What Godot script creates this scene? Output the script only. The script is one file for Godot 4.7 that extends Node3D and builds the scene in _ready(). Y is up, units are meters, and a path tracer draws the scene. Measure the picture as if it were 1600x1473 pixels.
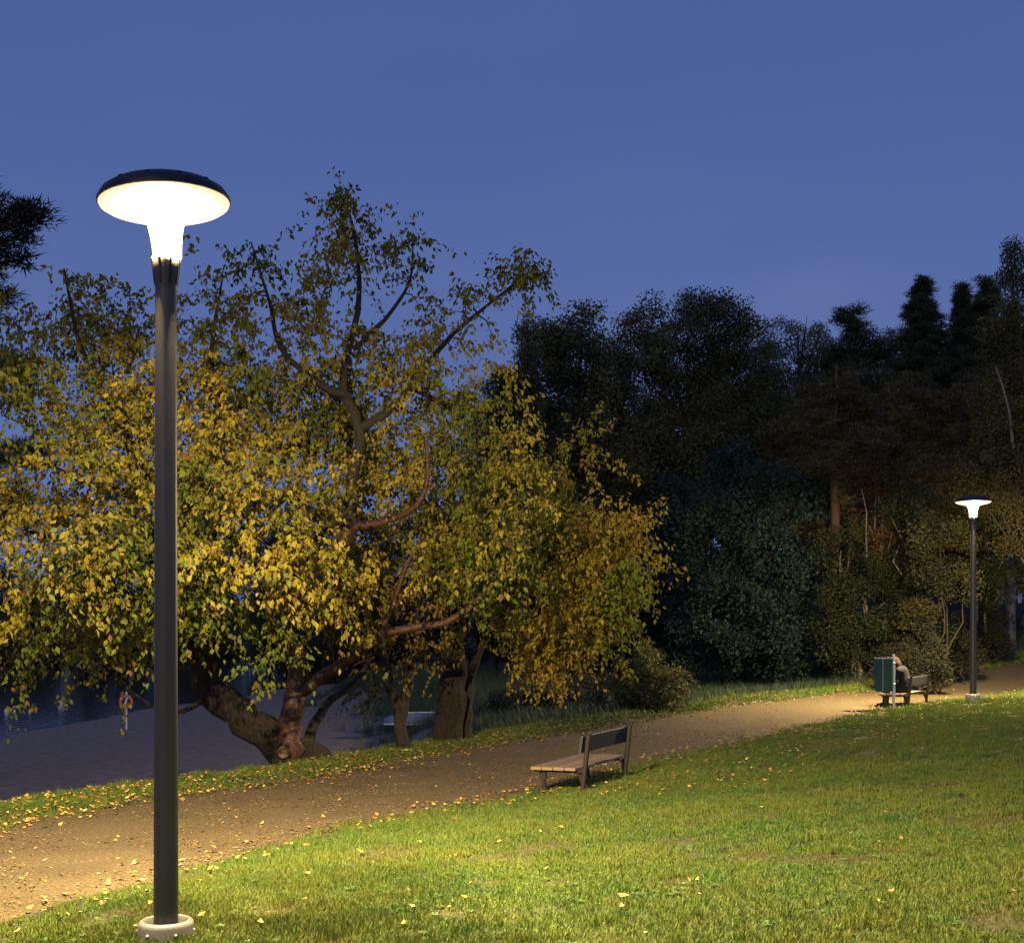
extends Node3D
# A dusk park: gravel path, lawn, lit post lamps, benches, an autumn cherry on the bank, a lake and a dark wood.
# Units are metres. The eye stands 2.3 m above the path; x is right, z is minus the distance.

const EYE := 2.3
const FOCAL := 2000.0
const LAMP := 116.0
const DOWN := 205.0
var rng := RandomNumberGenerator.new()
var bumps := FastNoiseLite.new()
var patch := FastNoiseLite.new()
var taken := {}
var mats := {}
var path_line: Array[Vector2] = [Vector2(-16.5, -8.0), Vector2(-9.5, 3.5), Vector2(-5.3, 10.2), Vector2(-3.25, 14.7), Vector2(-1.25, 17.2), Vector2(0.55, 20.6), Vector2(3.6, 25.4), Vector2(8.0, 32.6), Vector2(13.2, 38.3), Vector2(19.0, 43.5), Vector2(29.0, 48.0)]


func _ready() -> void:
	rng.seed = 7
	bumps.seed = 3
	bumps.frequency = 0.35
	patch.seed = 11
	patch.frequency = 0.28
	patch.fractal_octaves = 3
	view_and_sky()
	materials()
	terrain()
	path_sheet()
	lake()
	woods()
	far_shore()
	cherry()
	second_tree()
	forked_tree()
	shrubs()
	lamps()
	benches()
	litter_bin()
	person()
	lifebuoy()
	boats_and_floats()
	white_fence()
	lawn_grass()
	fallen_leaves()


# ---------------------------------------------------------------- camera, sky
func view_and_sky() -> void:
	var cam := Camera3D.new()
	cam.name = "camera"
	cam.projection = Camera3D.PROJECTION_FRUSTUM
	cam.near = 0.1
	cam.far = 400.0
	cam.size = 1473.0 / FOCAL * 0.1
	cam.frustum_offset = Vector2(0, (960.0 - 736.5) / FOCAL * 0.1)
	cam.position = Vector3(0, EYE, 0)
	add_child(cam)
	cam.current = true
	var e := Environment.new()
	e.background_mode = Environment.BG_SKY
	var sky := Sky.new()
	var sm := ProceduralSkyMaterial.new()
	sm.sky_top_color = Color8(63, 87, 151)
	sm.sky_horizon_color = Color8(100, 121, 172)
	sm.sky_curve = 0.22
	sm.ground_bottom_color = Color8(30, 34, 44)
	sm.ground_horizon_color = Color8(60, 70, 96)
	# thin veils of high cloud
	var veil := FastNoiseLite.new()
	veil.seed = 5
	veil.frequency = 1.1
	veil.fractal_octaves = 4
	var im := Image.create(768, 384, false, Image.FORMAT_RGBA8)
	for j in 384:
		var up := (0.5 - (j + 0.5) / 384.0) * PI
		for i in 768:
			var a := (i + 0.5) / 768.0 * TAU
			var v := clampf(0.45 + 0.9 * veil.get_noise_3d(cos(a) * cos(up) * 1.4, sin(up) * 4.0, sin(a) * cos(up) * 1.4), 0, 1)
			im.set_pixel(i, j, Color(v, v * 0.93, v * 0.95))
	sm.sky_cover = ImageTexture.create_from_image(im)
	sm.sky_cover_modulate = Color(0.16, 0.16, 0.16, 1.0)
	sky.sky_material = sm
	e.sky = sky
	e.tonemap_mode = Environment.TONE_MAPPER_LINEAR
	e.tonemap_exposure = 1.0
	e.sdfgi_enabled = true
	e.ssao_enabled = true
	e.ssil_enabled = true
	var we := WorldEnvironment.new()
	we.name = "environment"
	we.environment = e
	add_child(we)
	# added fill to lift the dark wood: weak, soft and from behind the eye
	var fill_light := DirectionalLight3D.new()
	fill_light.name = "added_fill"
	fill_light.light_color = Color8(255, 240, 220)
	fill_light.light_energy = 0.15
	fill_light.light_angular_distance = 60.0
	fill_light.sky_mode = DirectionalLight3D.SKY_MODE_LIGHT_ONLY
	fill_light.shadow_enabled = true
	add_child(fill_light)
	fill_light.look_at_from_position(Vector3.ZERO, Vector3(0.35, -0.62, -1.0))


# ---------------------------------------------------------------- helpers
func numbered(called: String) -> String:
	if not taken.has(called):
		taken[called] = 0
		return called
	taken[called] += 1
	return "%s_%03d" % [called, taken[called]]


func at(px: float, py: float, d: float) -> Vector3:
	return Vector3((px - 800.0) / FOCAL * d, EYE + (960.0 - py) / FOCAL * d, -d)


func thing(called: String, label: String, category: String, where := Vector3.ZERO, turn := 0.0, group := "") -> Node3D:
	var o := Node3D.new()
	o.name = numbered(called)
	add_child(o)
	o.position = where
	o.rotation.y = turn
	o.set_meta("label", label)
	o.set_meta("category", category)
	if group != "":
		o.set_meta("group", group)
	return o


func obj(called: String, mesh: Mesh, m: Material, parent: Node) -> MeshInstance3D:
	var o := MeshInstance3D.new()
	o.name = called if parent != self else numbered(called)
	o.mesh = mesh
	o.material_override = m
	parent.add_child(o, true)
	return o


func struct(called: String, mesh: Mesh, m: Material) -> MeshInstance3D:
	var o := obj(called, mesh, m, self)
	o.set_meta("kind", "structure")
	return o


func many(called: String, mesh: Mesh, m: Material, where: Array[Transform3D], tint: PackedColorArray, parent: Node) -> MultiMeshInstance3D:
	var mm := MultiMesh.new()
	mm.transform_format = MultiMesh.TRANSFORM_3D
	mm.use_colors = true
	mm.mesh = mesh
	mm.instance_count = where.size()
	for i in where.size():
		mm.set_instance_transform(i, where[i])
		mm.set_instance_color(i, tint[i])
	var o := MultiMeshInstance3D.new()
	o.name = called if parent != self else numbered(called)
	o.multimesh = mm
	o.material_override = m
	o.set_meta("kind", "stuff")
	parent.add_child(o, true)
	return o


func st_new() -> SurfaceTool:
	var st := SurfaceTool.new()
	st.begin(Mesh.PRIMITIVE_TRIANGLES)
	return st


func rnd(a: float, b: float) -> float:
	return rng.randf_range(a, b)


func rdir() -> Vector3:
	var v := Vector3(rnd(-1, 1), rnd(-1, 1), rnd(-1, 1))
	while v.length_squared() > 1.0 or v.length_squared() < 0.01:
		v = Vector3(rnd(-1, 1), rnd(-1, 1), rnd(-1, 1))
	return v.normalized()


func tri(st: SurfaceTool, a: Vector3, b: Vector3, c: Vector3) -> void:
	var n := (c - a).cross(b - a).normalized()
	for v in [a, b, c]:
		st.set_normal(n)
		st.add_vertex(v)


func quad(st: SurfaceTool, a: Vector3, b: Vector3, c: Vector3, d: Vector3) -> void:
	tri(st, a, b, c)
	tri(st, a, c, d)


# a box with chamfered edges along the beam's length, between two points; up gives the direction of its height
func beam(st: SurfaceTool, a: Vector3, b: Vector3, width: float, height: float, up := Vector3.UP, ch := 0.006) -> void:
	var t := (b - a).normalized()
	var w := t.cross(up).normalized()
	var u := w.cross(t).normalized()
	var hw := width / 2
	var hh := height / 2
	var ring := [Vector2(hw, -hh + ch), Vector2(hw, hh - ch), Vector2(hw - ch, hh), Vector2(-hw + ch, hh), Vector2(-hw, hh - ch), Vector2(-hw, -hh + ch), Vector2(-hw + ch, -hh), Vector2(hw - ch, -hh)]
	var pa := []
	var pb := []
	for r in ring:
		pa.append(a + w * r.x + u * r.y)
		pb.append(b + w * r.x + u * r.y)
	for k in 8:
		var n := (k + 1) % 8
		quad(st, pa[n], pb[n], pb[k], pa[k])
	for k in range(1, 7):
		tri(st, pa[0], pa[k], pa[k + 1])
		tri(st, pb[0], pb[k + 1], pb[k])


func tube(st: SurfaceTool, pts: Array, radii: Array, sides: int, wob := 0.0) -> void:
	var n := pts.size()
	var t0: Vector3 = (pts[1] - pts[0]).normalized()
	var u := t0.cross(Vector3(0.31, 0.2, 0.93)).normalized()
	var prev := PackedVector3Array()
	var prevn := PackedVector3Array()
	var vlen := 0.0
	for i in n:
		var t: Vector3 = (pts[mini(i + 1, n - 1)] - pts[maxi(i - 1, 0)]).normalized()
		u = (u - t * u.dot(t)).normalized()
		var w := t.cross(u)
		var ring := PackedVector3Array()
		var rn := PackedVector3Array()
		for k in sides:
			var a := TAU * k / sides
			var nn := u * cos(a) + w * sin(a)
			var r: float = radii[i]
			if wob > 0.0:
				var q: Vector3 = pts[i] + nn * r
				r *= 1.0 + wob * bumps.get_noise_3d(q.x * 7.0, q.y * 3.0, q.z * 7.0) * 2.0
			ring.append(pts[i] + nn * r)
			rn.append(nn)
		if i > 0:
			for k in sides:
				var m := (k + 1) % sides
				for q in [[prev[k], prevn[k]], [ring[m], rn[m]], [prev[m], prevn[m]], [prev[k], prevn[k]], [ring[k], rn[k]], [ring[m], rn[m]]]:
					st.set_normal(q[1])
					st.add_vertex(q[0])
		prev = ring
		prevn = rn
	# close the end
	var tip: Vector3 = pts[n - 1] + (pts[n - 1] - pts[n - 2]).normalized() * radii[n - 1] * 0.5
	for k in sides:
		var m := (k + 1) % sides
		for q in [[prev[k], prevn[k]], [tip, (pts[n - 1] - pts[n - 2]).normalized()], [prev[m], prevn[m]]]:
			st.set_normal(q[1])
			st.add_vertex(q[0])


# profile: Vector2(radius, y) from bottom to top
func lathe(profile: Array, sides: int, smooth := true) -> ArrayMesh:
	var st := st_new()
	var n := profile.size()
	for i in n - 1:
		var p: Vector2 = profile[i]
		var q: Vector2 = profile[i + 1]
		var e := (q - p).normalized()
		var na := Vector2(e.y, -e.x)
		var nb := na
		if smooth:
			if i > 0:
				var e0: Vector2 = (p - profile[i - 1]).normalized()
				var n0 := Vector2(e0.y, -e0.x)
				if n0.dot(na) > 0.6:
					na = (na + n0).normalized()
			if i < n - 2:
				var e2: Vector2 = (profile[i + 2] - q).normalized()
				var n2 := Vector2(e2.y, -e2.x)
				if n2.dot(Vector2(e.y, -e.x)) > 0.6:
					nb = (nb + n2).normalized()
		for k in sides:
			var a := TAU * k / sides
			var b := TAU * (k + 1) / sides
			var da := Vector3(cos(a), 0, -sin(a))
			var db := Vector3(cos(b), 0, -sin(b))
			var up := Vector3.UP
			var vs := [[da * p.x + up * p.y, da * na.x + up * na.y, i], [db * q.x + up * q.y, db * nb.x + up * nb.y, i + 1], [db * p.x + up * p.y, db * na.x + up * na.y, i],
				[da * p.x + up * p.y, da * na.x + up * na.y, i], [da * q.x + up * q.y, da * nb.x + up * nb.y, i + 1], [db * q.x + up * q.y, db * nb.x + up * nb.y, i + 1]]
			for v in vs:
				st.set_normal(v[1])
				st.set_uv(Vector2(float(k) / sides, float(v[2]) / (n - 1)))
				st.add_vertex(v[0])
	return st.commit()


# ---------------------------------------------------------------- materials
func noise_tex(freq: float, colors: Array, seed_: int, octaves := 4, kind := FastNoiseLite.TYPE_SIMPLEX_SMOOTH, size := 512) -> NoiseTexture2D:
	var n := FastNoiseLite.new()
	n.noise_type = kind
	n.seed = seed_
	n.frequency = freq
	n.fractal_octaves = octaves
	var t := NoiseTexture2D.new()
	t.width = size
	t.height = size
	t.seamless = true
	t.noise = n
	if colors.size() > 0:
		var g := Gradient.new()
		var offs := PackedFloat32Array()
		var cols := PackedColorArray()
		for i in colors.size():
			offs.append(float(i) / (colors.size() - 1))
			cols.append(colors[i])
		g.offsets = offs
		g.colors = cols
		t.color_ramp = g
	return t


func normal_tex(freq: float, strength: float, seed_: int, octaves := 4, kind := FastNoiseLite.TYPE_SIMPLEX_SMOOTH) -> NoiseTexture2D:
	var t := noise_tex(freq, [], seed_, octaves, kind)
	t.as_normal_map = true
	t.bump_strength = strength
	return t


func lin(r: float, g: float, b: float) -> Color:
	return Color(r, g, b).linear_to_srgb()


func plain(name_: String, c: Color, rough: float, metal := 0.0) -> StandardMaterial3D:
	var m := StandardMaterial3D.new()
	m.resource_name = name_
	m.albedo_color = c
	m.roughness = rough
	m.metallic = metal
	mats[name_] = m
	return m


func textured(name_: String, tex: Texture2D, nrm: Texture2D, nscale: float, rough: float, scale: float) -> StandardMaterial3D:
	var m := plain(name_, Color.WHITE, rough)
	m.albedo_texture = tex
	m.uv1_triplanar = true
	m.uv1_scale = Vector3.ONE * scale
	if nrm:
		m.normal_enabled = true
		m.normal_texture = nrm
		m.normal_scale = nscale
	return m


func materials() -> void:
	var leaf := plain("leaf", Color.WHITE, 0.7)
	leaf.metallic_specular = 0.3
	leaf.vertex_color_use_as_albedo = true
	leaf.backlight_enabled = true
	leaf.backlight = Color(0.6, 0.6, 0.6)
	var needle := plain("needle", Color.WHITE, 0.6)
	needle.backlight_enabled = true
	needle.backlight = Color(0.35, 0.35, 0.35)
	needle.vertex_color_use_as_albedo = true
	var grass := plain("grass", Color.WHITE, 0.6)
	grass.vertex_color_use_as_albedo = true
	grass.backlight_enabled = true
	grass.backlight = Color(0.5, 0.5, 0.5)
	var litter := plain("litter", Color.WHITE, 0.7)
	litter.vertex_color_use_as_albedo = true
	var pebble := plain("pebble", Color.WHITE, 0.85)
	pebble.vertex_color_use_as_albedo = true
	var soil := textured("soil", noise_tex(0.03, [lin(.026, .030, .010), lin(.045, .050, .014), lin(.075, .062, .026)], 5), normal_tex(0.05, 6.0, 6), 1.0, 0.95, 0.8)
	soil.vertex_color_use_as_albedo = true
	textured("path", noise_tex(0.045, [lin(.038, .027, .012), lin(.086, .064, .028), lin(.118, .088, .037), lin(.225, .17, .074)], 9, 5), normal_tex(0.06, 10.0, 10, 5), 1.0, 0.92, 0.9)
	textured("sand", noise_tex(0.02, [lin(.09, .07, .055), lin(.16, .125, .095), lin(.19, .15, .115), lin(.25, .195, .15)], 12, 5), normal_tex(0.03, 6.0, 13), 0.3, 0.95, 0.25)
	textured("floor", noise_tex(0.03, [lin(.018, .022, .010), lin(.035, .045, .018), lin(.05, .045, .025)], 15), normal_tex(0.05, 8.0, 16), 1.0, 0.95, 0.6)
	var bark := textured("bark", noise_tex(0.012, [lin(.008, .006, .005), lin(.026, .019, .014), lin(.052, .039, .027), lin(.085, .067, .048)], 17, 5), normal_tex(0.03, 26.0, 18, 5), 2.2, 0.95, 1.0)
	bark.uv1_scale = Vector3(3.4, 0.8, 3.4)
	var red := textured("red_bark", noise_tex(0.015, [lin(.026, .012, .008), lin(.07, .032, .018), lin(.13, .065, .036)], 19, 4), normal_tex(0.02, 10.0, 20), 1.0, 0.5, 1.0)
	red.uv1_scale = Vector3(1.6, 3.0, 1.6)
	textured("dark_bark", noise_tex(0.02, [lin(.012, .010, .008), lin(.030, .024, .018), lin(.052, .043, .034)], 21, 4), normal_tex(0.02, 12.0, 22), 1.0, 0.9, 2.0)
	textured("pine_bark", noise_tex(0.02, [lin(.03, .016, .011), lin(.075, .038, .025), lin(.12, .064, .042)], 23, 4), null, 1.0, 0.9, 1.5)
	textured("grey_bark", noise_tex(0.02, [lin(.045, .042, .046), lin(.11, .104, .112), lin(.19, .175, .19)], 24, 4), null, 1.0, 0.9, 1.5)
	textured("birch_bark", noise_tex(0.02, [lin(.06, .05, .045), lin(.2, .185, .17), lin(.28, .26, .23)], 25, 3), null, 1.0, 0.8, 1.5)
	plain("twig", lin(.045, .03, .022), 0.8)
	textured("scar", noise_tex(0.02, [lin(.09, .05, .028), lin(.2, .125, .07), lin(.28, .18, .105)], 26, 3), null, 1.0, 0.85, 4.0)
	# lamp
	var pole := textured("pole_paint", noise_tex(0.05, [lin(.052, .050, .052), lin(.066, .064, .066)], 27, 3), normal_tex(0.2, 1.0, 28), 0.15, 0.42, 2.0)
	pole.metallic = 0.3
	plain("lid", lin(.007, .006, .006), 0.45, 0.1)
	textured("base_metal", noise_tex(0.03, [lin(.13, .115, .10), lin(.24, .225, .21), lin(.30, .285, .275)], 29, 4), normal_tex(0.08, 3.0, 30), 0.4, 0.5, 4.0).metallic = 0.35
	plain("bolt", lin(.5, .48, .45), 0.4, 0.6)
	var g := GradientTexture2D.new()
	var gr := Gradient.new()
	gr.offsets = PackedFloat32Array([0.0, 0.72, 0.88, 1.0])
	gr.colors = PackedColorArray([Color(1, 1, 1), Color(1, 1, 1), Color(0.97, 0.92, 0.86), Color(0.86, 0.75, 0.66)])
	g.gradient = gr
	g.fill_from = Vector2(0, 0)
	g.fill_to = Vector2(0, 1)
	g.width = 16
	g.height = 256
	var dif := plain("diffuser", Color(0.02, 0.02, 0.02, 0.7), 0.2)
	dif.transparency = BaseMaterial3D.TRANSPARENCY_ALPHA
	dif.emission_enabled = true
	dif.emission_texture = g
	dif.emission_operator = BaseMaterial3D.EMISSION_OP_MULTIPLY
	dif.emission = Color(1.0, 0.95, 0.85)
	dif.metallic_specular = 0.1
	dif.emission_energy_multiplier = 1.75
	var bulb := plain("bulb", Color(1, 1, 1), 0.5)
	bulb.emission_enabled = true
	bulb.emission = Color(1.0, 0.95, 0.85)
	bulb.emission_energy_multiplier = 2.0
	# bench, bin, person
	for i in 3:
		var k: float = [0.85, 1.0, 1.15][i]
		var wd := textured("wood_%d" % i, noise_tex(0.02, [lin(.09 * k, .065 * k, .048 * k), lin(.17 * k, .13 * k, .095 * k), lin(.22 * k, .175 * k, .135 * k)], 31 + i, 4), normal_tex(0.03, 6.0, 34 + i), 0.5, 0.7, 1.0)
		wd.uv1_scale = Vector3(0.8, 9.0, 9.0)
	plain("end_grain", lin(.26, .19, .09), 0.8)
	textured("back_paint", noise_tex(0.03, [lin(.018, .020, .032), lin(.034, .038, .052), lin(.05, .054, .07)], 38, 4), null, 0.5, 0.6, 3.0)
	textured("leg_paint", noise_tex(0.04, [lin(.012, .008, .006), lin(.028, .018, .014)], 39, 3), null, 0.5, 0.55, 3.0)
	textured("bin_green", noise_tex(0.03, [lin(.010, .042, .045), lin(.016, .06, .062)], 40, 3), null, 0.5, 0.4, 2.0)
	plain("galvanised", lin(.38, .40, .47), 0.4, 0.6)
	textured("coat", noise_tex(0.05, [lin(.005, .006, .010), lin(.010, .010, .016)], 41, 3), null, 0.5, 0.9, 4.0)
	plain("trousers", lin(.012, .010, .014), 0.9)
	plain("skin", lin(.42, .25, .17), 0.55)
	textured("hair", noise_tex(0.05, [lin(.022, .010, .005), lin(.06, .028, .012)], 42, 3), null, 0.5, 0.95, 10.0)
	plain("shoe", lin(.012, .011, .011), 0.5)
	plain("orange", lin(.75, .16, .03), 0.5)
	plain("white_paint", lin(.75, .75, .75), 0.5)
	plain("blue_cloth", lin(.15, .25, .6), 0.8)
	textured("boat_paint", noise_tex(0.02, [lin(.08, .10, .17), lin(.13, .165, .24)], 43, 4), null, 0.5, 0.5, 1.0)
	var water := plain("water", lin(.008, .010, .010), 0.1)
	water.uv1_triplanar = true
	water.uv1_world_triplanar = true
	water.uv1_scale = Vector3(0.12, 0.12, 0.12)
	water.normal_enabled = true
	water.normal_texture = normal_tex(0.03, 2.0, 44, 3)
	water.normal_scale = 0.3


# ---------------------------------------------------------------- ground
func path_at(x: float, d: float) -> Vector2:
	# (distance to the middle of the path, positive on the lawn's side; distance from the eye of the nearest place on it)
	var best := 1e9
	var out := Vector2.ZERO
	var p := Vector2(x, d)
	for i in path_line.size() - 1:
		var a := path_line[i]
		var ab := path_line[i + 1] - a
		var k := clampf((p - a).dot(ab) / ab.length_squared(), 0, 1)
		var c := a + ab * k
		var q := p.distance_squared_to(c)
		if q < best:
			best = q
			var side := (p - c).dot(Vector2(ab.y, -ab.x))
			out = Vector2(sqrt(q) * (1.0 if side > 0 else -1.0), c.y)
	return out


func ramp(x: float, keys: Array) -> float:
	for i in keys.size() - 1:
		if x < keys[i + 1][0]:
			var k := clampf((x - keys[i][0]) / (keys[i + 1][0] - keys[i][0]), 0, 1)
			return lerpf(keys[i][1], keys[i + 1][1], k * k * (3 - 2 * k))
	return keys[keys.size() - 1][1]


func shore(d: float) -> float:
	return ramp(d, [[10.0, -30.0], [30.0, -20.0], [42.0, -16.6], [52.0, -15.6], [65.0, -13.0], [85.0, -7.0], [97.0, 8.0]])


func wood_edge(d: float) -> float:
	return ramp(d, [[16.0, 3.0], [22.0, -0.5], [30.0, -1.5], [40.0, -3.0], [60.0, -8.0], [80.0, -3.0], [97.0, 10.0]])


func height(x: float, d: float) -> float:
	var ts := path_at(x, d)
	var t := ts.x
	var hill := minf(0.05 * pow(maxf(d - 38.0, 0.0), 1.3), 6.0) * smoothstep(4.0, 14.0, x)
	var y := hill
	if t > 1.5:
		y += 0.10 * smoothstep(1.5, 3.2, t) + 0.045 * clampf(t - 2.5, 0.0, 22.0)
		y += 0.05 * bumps.get_noise_2d(x, d) * smoothstep(1.7, 3.0, t) + 0.02 * bumps.get_noise_2d(x * 4.0, d * 4.0) * smoothstep(1.7, 2.4, t)
	elif t < -1.5:
		y += 0.06 * smoothstep(1.5, 2.0, -t) + 0.05 * bumps.get_noise_2d(x * 3.0, d * 3.0) * smoothstep(1.5, 2.2, -t)
		var sand := clampf(-1.7 + 0.035 * (x - shore(d)), -2.6, -1.25) + 0.015 * bumps.get_noise_2d(x, d)
		sand = maxf(sand, minf(-2.4 + 0.06 * (d - 94.0), 1.5))
		var low := lerpf(sand, -0.25 + hill, smoothstep(-1.8, 1.8, x - wood_edge(d)))
		y = lerpf(y, low, smoothstep(2.6, 5.2, -t))
	else:
		y -= 0.02 * (1.0 - smoothstep(1.2, 1.5, absf(t)))
	return y


func on_ground(x: float, d: float, lift := 0.0) -> Vector3:
	return Vector3(x, height(x, d) + lift, -d)


func terrain() -> void:
	var xs := PackedFloat32Array()
	var ds := PackedFloat32Array()
	var x := -130.0
	while x < 130.0:
		xs.append(x)
		x += 0.25 if x > -9.0 and x < 16.0 else (0.6 if x > -20.0 and x < 32.0 else 6.0)
	var d := -12.0
	while d < 260.0:
		ds.append(d)
		d += 0.25 if d > 6.0 and d < 40.0 else (0.8 if d > -2.0 and d < 75.0 else 7.0)
	var hs := PackedFloat32Array()
	var zone := PackedByteArray()
	for j in ds.size():
		for i in xs.size():
			hs.append(height(xs[i], ds[j]))
			var t := path_at(xs[i] + 0.1, ds[j] + 0.1).x
			var z := 0
			if t < -3.3:
				z = 2 if xs[i] > wood_edge(ds[j]) + bumps.get_noise_2d(xs[i] * 0.7, ds[j] * 0.7) * 3.0 or ds[j] > 96.0 else 1
			zone.append(z)
	var names := ["lawn", "beach", "forest_floor"]
	var ms := ["soil", "sand", "floor"]
	for z in 3:
		var st := st_new()
		st.set_smooth_group(0)
		for j in ds.size() - 1:
			for i in xs.size() - 1:
				if zone[j * xs.size() + i] != z:
					continue
				var p := []
				for q in [[i, j], [i, j + 1], [i + 1, j + 1], [i + 1, j]]:
					p.append(Vector3(xs[q[0]], hs[q[1] * xs.size() + q[0]], -ds[q[1]]))
				for k in [0, 1, 2, 0, 2, 3]:
					st.add_vertex(p[k])
		st.index()
		st.generate_normals()
		struct(names[z], st.commit(), mats[ms[z]])


func path_sheet() -> void:
	var curve := Curve2D.new()
	for i in path_line.size():
		var a := path_line[maxi(i - 1, 0)]
		var b := path_line[mini(i + 1, path_line.size() - 1)]
		var h := (b - a) / 6.0
		curve.add_point(path_line[i], -h, h)
	var st := st_new()
	st.set_smooth_group(0)
	var prev := PackedVector3Array()
	var s := 10.0
	var total := curve.get_baked_length()
	while s < total - 0.5:
		var c := curve.sample_baked(s)
		var dir := (curve.sample_baked(s + 0.2) - c).normalized()
		var right := Vector2(dir.y, -dir.x)
		var l := 1.78 + 0.22 * bumps.get_noise_2d(s * 1.6, 10.0) + 0.16 * bumps.get_noise_2d(s * 7.0, 30.0)
		var r := 1.78 + 0.22 * bumps.get_noise_2d(s * 1.6, 50.0) + 0.16 * bumps.get_noise_2d(s * 7.0, 70.0)
		var row := PackedVector3Array()
		for k in 15:
			var f := k / 14.0
			var q := c + right * lerpf(-l, r, f)
			var edge := 1.0 - absf(f * 2 - 1)
			row.append(on_ground(q.x, q.y, lerpf(-0.03, 0.042, minf(edge * 5.0, 1.0)) + 0.012 * bumps.get_noise_2d(q.x * 5, q.y * 5)))
		if prev.size() > 0:
			for k in 14:
				for v in [prev[k], row[k], row[k + 1], prev[k], row[k + 1], prev[k + 1]]:
					var wear := 1.0 + 0.35 * bumps.get_noise_2d(v.x * 2.2, v.z * 2.2)
					st.set_color(Color(1, 1, 1).lerp(Color(2.7, 3.0, 3.9), smoothstep(19.0, 34.0, -v.z)) * wear * lerpf(0.8, 1.0, smoothstep(9.0, 16.0, -v.z)))  # far lamp's light painted in as paler colour; near end toned down
					st.add_vertex(v)
		prev = row
		s += 0.2
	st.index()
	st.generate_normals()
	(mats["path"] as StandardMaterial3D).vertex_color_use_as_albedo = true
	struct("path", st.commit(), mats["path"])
	# small stones pressed into the gravel
	var sm := st_new()
	var base := [Vector3(1, 0, 0), Vector3(0.3, 0, 0.9), Vector3(-0.8, 0, 0.6), Vector3(-0.9, 0, -0.5), Vector3(0.2, 0, -1)]
	for k in 5:
		var a: Vector3 = base[k]
		var b: Vector3 = base[(k + 1) % 5]
		quad(sm, a, b, b * 0.6 + Vector3(0, 0.6, 0), a * 0.6 + Vector3(0, 0.6, 0))
		tri(sm, a * 0.6 + Vector3(0, 0.6, 0), b * 0.6 + Vector3(0, 0.6, 0), Vector3(0, 0.75, 0))
	var mesh := sm.commit()
	var where: Array[Transform3D] = []
	var tint := PackedColorArray()
	while where.size() < 45000:
		var q := curve.sample_baked(rnd(11.0, 46.0))
		q += Vector2(rnd(-1.9, 1.9), rnd(-1.9, 1.9))
		var t := path_at(q.x, q.y).x
		if absf(t) > 1.7 or (q.y > 22.0 and rng.randf() < 0.5):
			continue
		var k := rnd(0.004, 0.012) * (1.0 if rng.randf() < 0.9 else 1.7)
		where.append(Transform3D(Basis(Vector3.UP, rnd(0, TAU)).scaled(Vector3(k * rnd(.8, 1.5), k * 0.7, k)), on_ground(q.x, q.y, 0.036)))
		var v := rnd(0.45, 1.8) * lerpf(0.85, 1.8, smoothstep(15.0, 29.0, q.y))  # stones carry the same painted lamp light, paler with distance
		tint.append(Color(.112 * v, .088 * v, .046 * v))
	# crumbs of leaves trodden into it
	var crumb := leaf_mesh(0.4, 0.12, -0.2)
	var cw: Array[Transform3D] = []
	var ct := PackedColorArray()
	while cw.size() < 14000:
		var q := curve.sample_baked(rnd(11.0, 40.0))
		q += Vector2(rnd(-1.9, 1.9), rnd(-1.9, 1.9))
		if absf(path_at(q.x, q.y).x) > 1.7 or patch.get_noise_2d(q.x * 2.0, q.y * 2.0) > 0.2:
			continue
		var k := rnd(0.012, 0.034)
		cw.append(Transform3D(Basis.from_euler(Vector3(rnd(-.5, .5), rnd(0, TAU), rnd(-.5, .5))).scaled(Vector3.ONE * k), on_ground(q.x, q.y, 0.046)))
		var v := rnd(0.35, 1.1)
		ct.append(Color(.20 * v, .135 * v, .05 * v))
	many("leaf_crumbs", crumb, mats["litter"], cw, ct, self)
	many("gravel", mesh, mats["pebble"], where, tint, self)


func lake() -> void:
	var st := st_new()
	quad(st, Vector3(-130, -1.7, -20), Vector3(-130, -1.7, -135), Vector3(40, -1.7, -135), Vector3(40, -1.7, -20))
	struct("lake", st.commit(), mats["water"])


# ---------------------------------------------------------------- plants
func leaf_mesh(w: float, fold: float, droop: float) -> ArrayMesh:
	var st := st_new()
	var b := Vector3(0, 0, 0)
	var l := Vector3(-w, 0, 0.42)
	var r := Vector3(w, 0, 0.42)
	var m := Vector3(0, -fold, 0.45)
	var t := Vector3(0, -droop, 1.0)
	tri(st, b, l, m)
	tri(st, b, m, r)
	tri(st, l, t, m)
	tri(st, m, t, r)
	return st.commit()


func clump_mesh(n: int, leaf: float, flat: float, sd: int, needles := false) -> ArrayMesh:
	rng.seed = sd
	var st := st_new()
	for i in n:
		var p := rdir() * pow(rng.randf(), 0.45)
		p.y *= flat
		var axis := (rdir() + Vector3(0, -0.35, 0) + p * 0.6).normalized()
		if needles:
			axis = (rdir() + Vector3(0, 0.5, 0) + p * 1.2).normalized()
		var side := axis.cross(rdir()).normalized()
		var l := leaf * rnd(0.7, 1.3)
		var w := l * (0.07 if needles else 0.3)
		if needles:
			tri(st, p - side * w, p + side * w, p + axis * l)
			var s2 := axis.cross(side)
			tri(st, p - s2 * w, p + s2 * w, p + axis * l * 0.9)
		else:
			var m := p + axis * l * 0.45
			tri(st, p, m - side * w, m + side * w)
			tri(st, m - side * w, p + axis * l, m + side * w)
	return st.commit()


func in_blob(b: Array, shell: float) -> Vector3:
	# b: centre x, centre y (of the photograph's pixels at that distance), half width, half height, distance, half depth in metres
	var u := rdir() * pow(rng.randf(), shell)
	var k: float = b[4] / FOCAL
	return at(b[0], b[1], b[4]) + Vector3(u.x * b[2] * k, u.y * b[3] * k, u.z * b[5])


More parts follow.
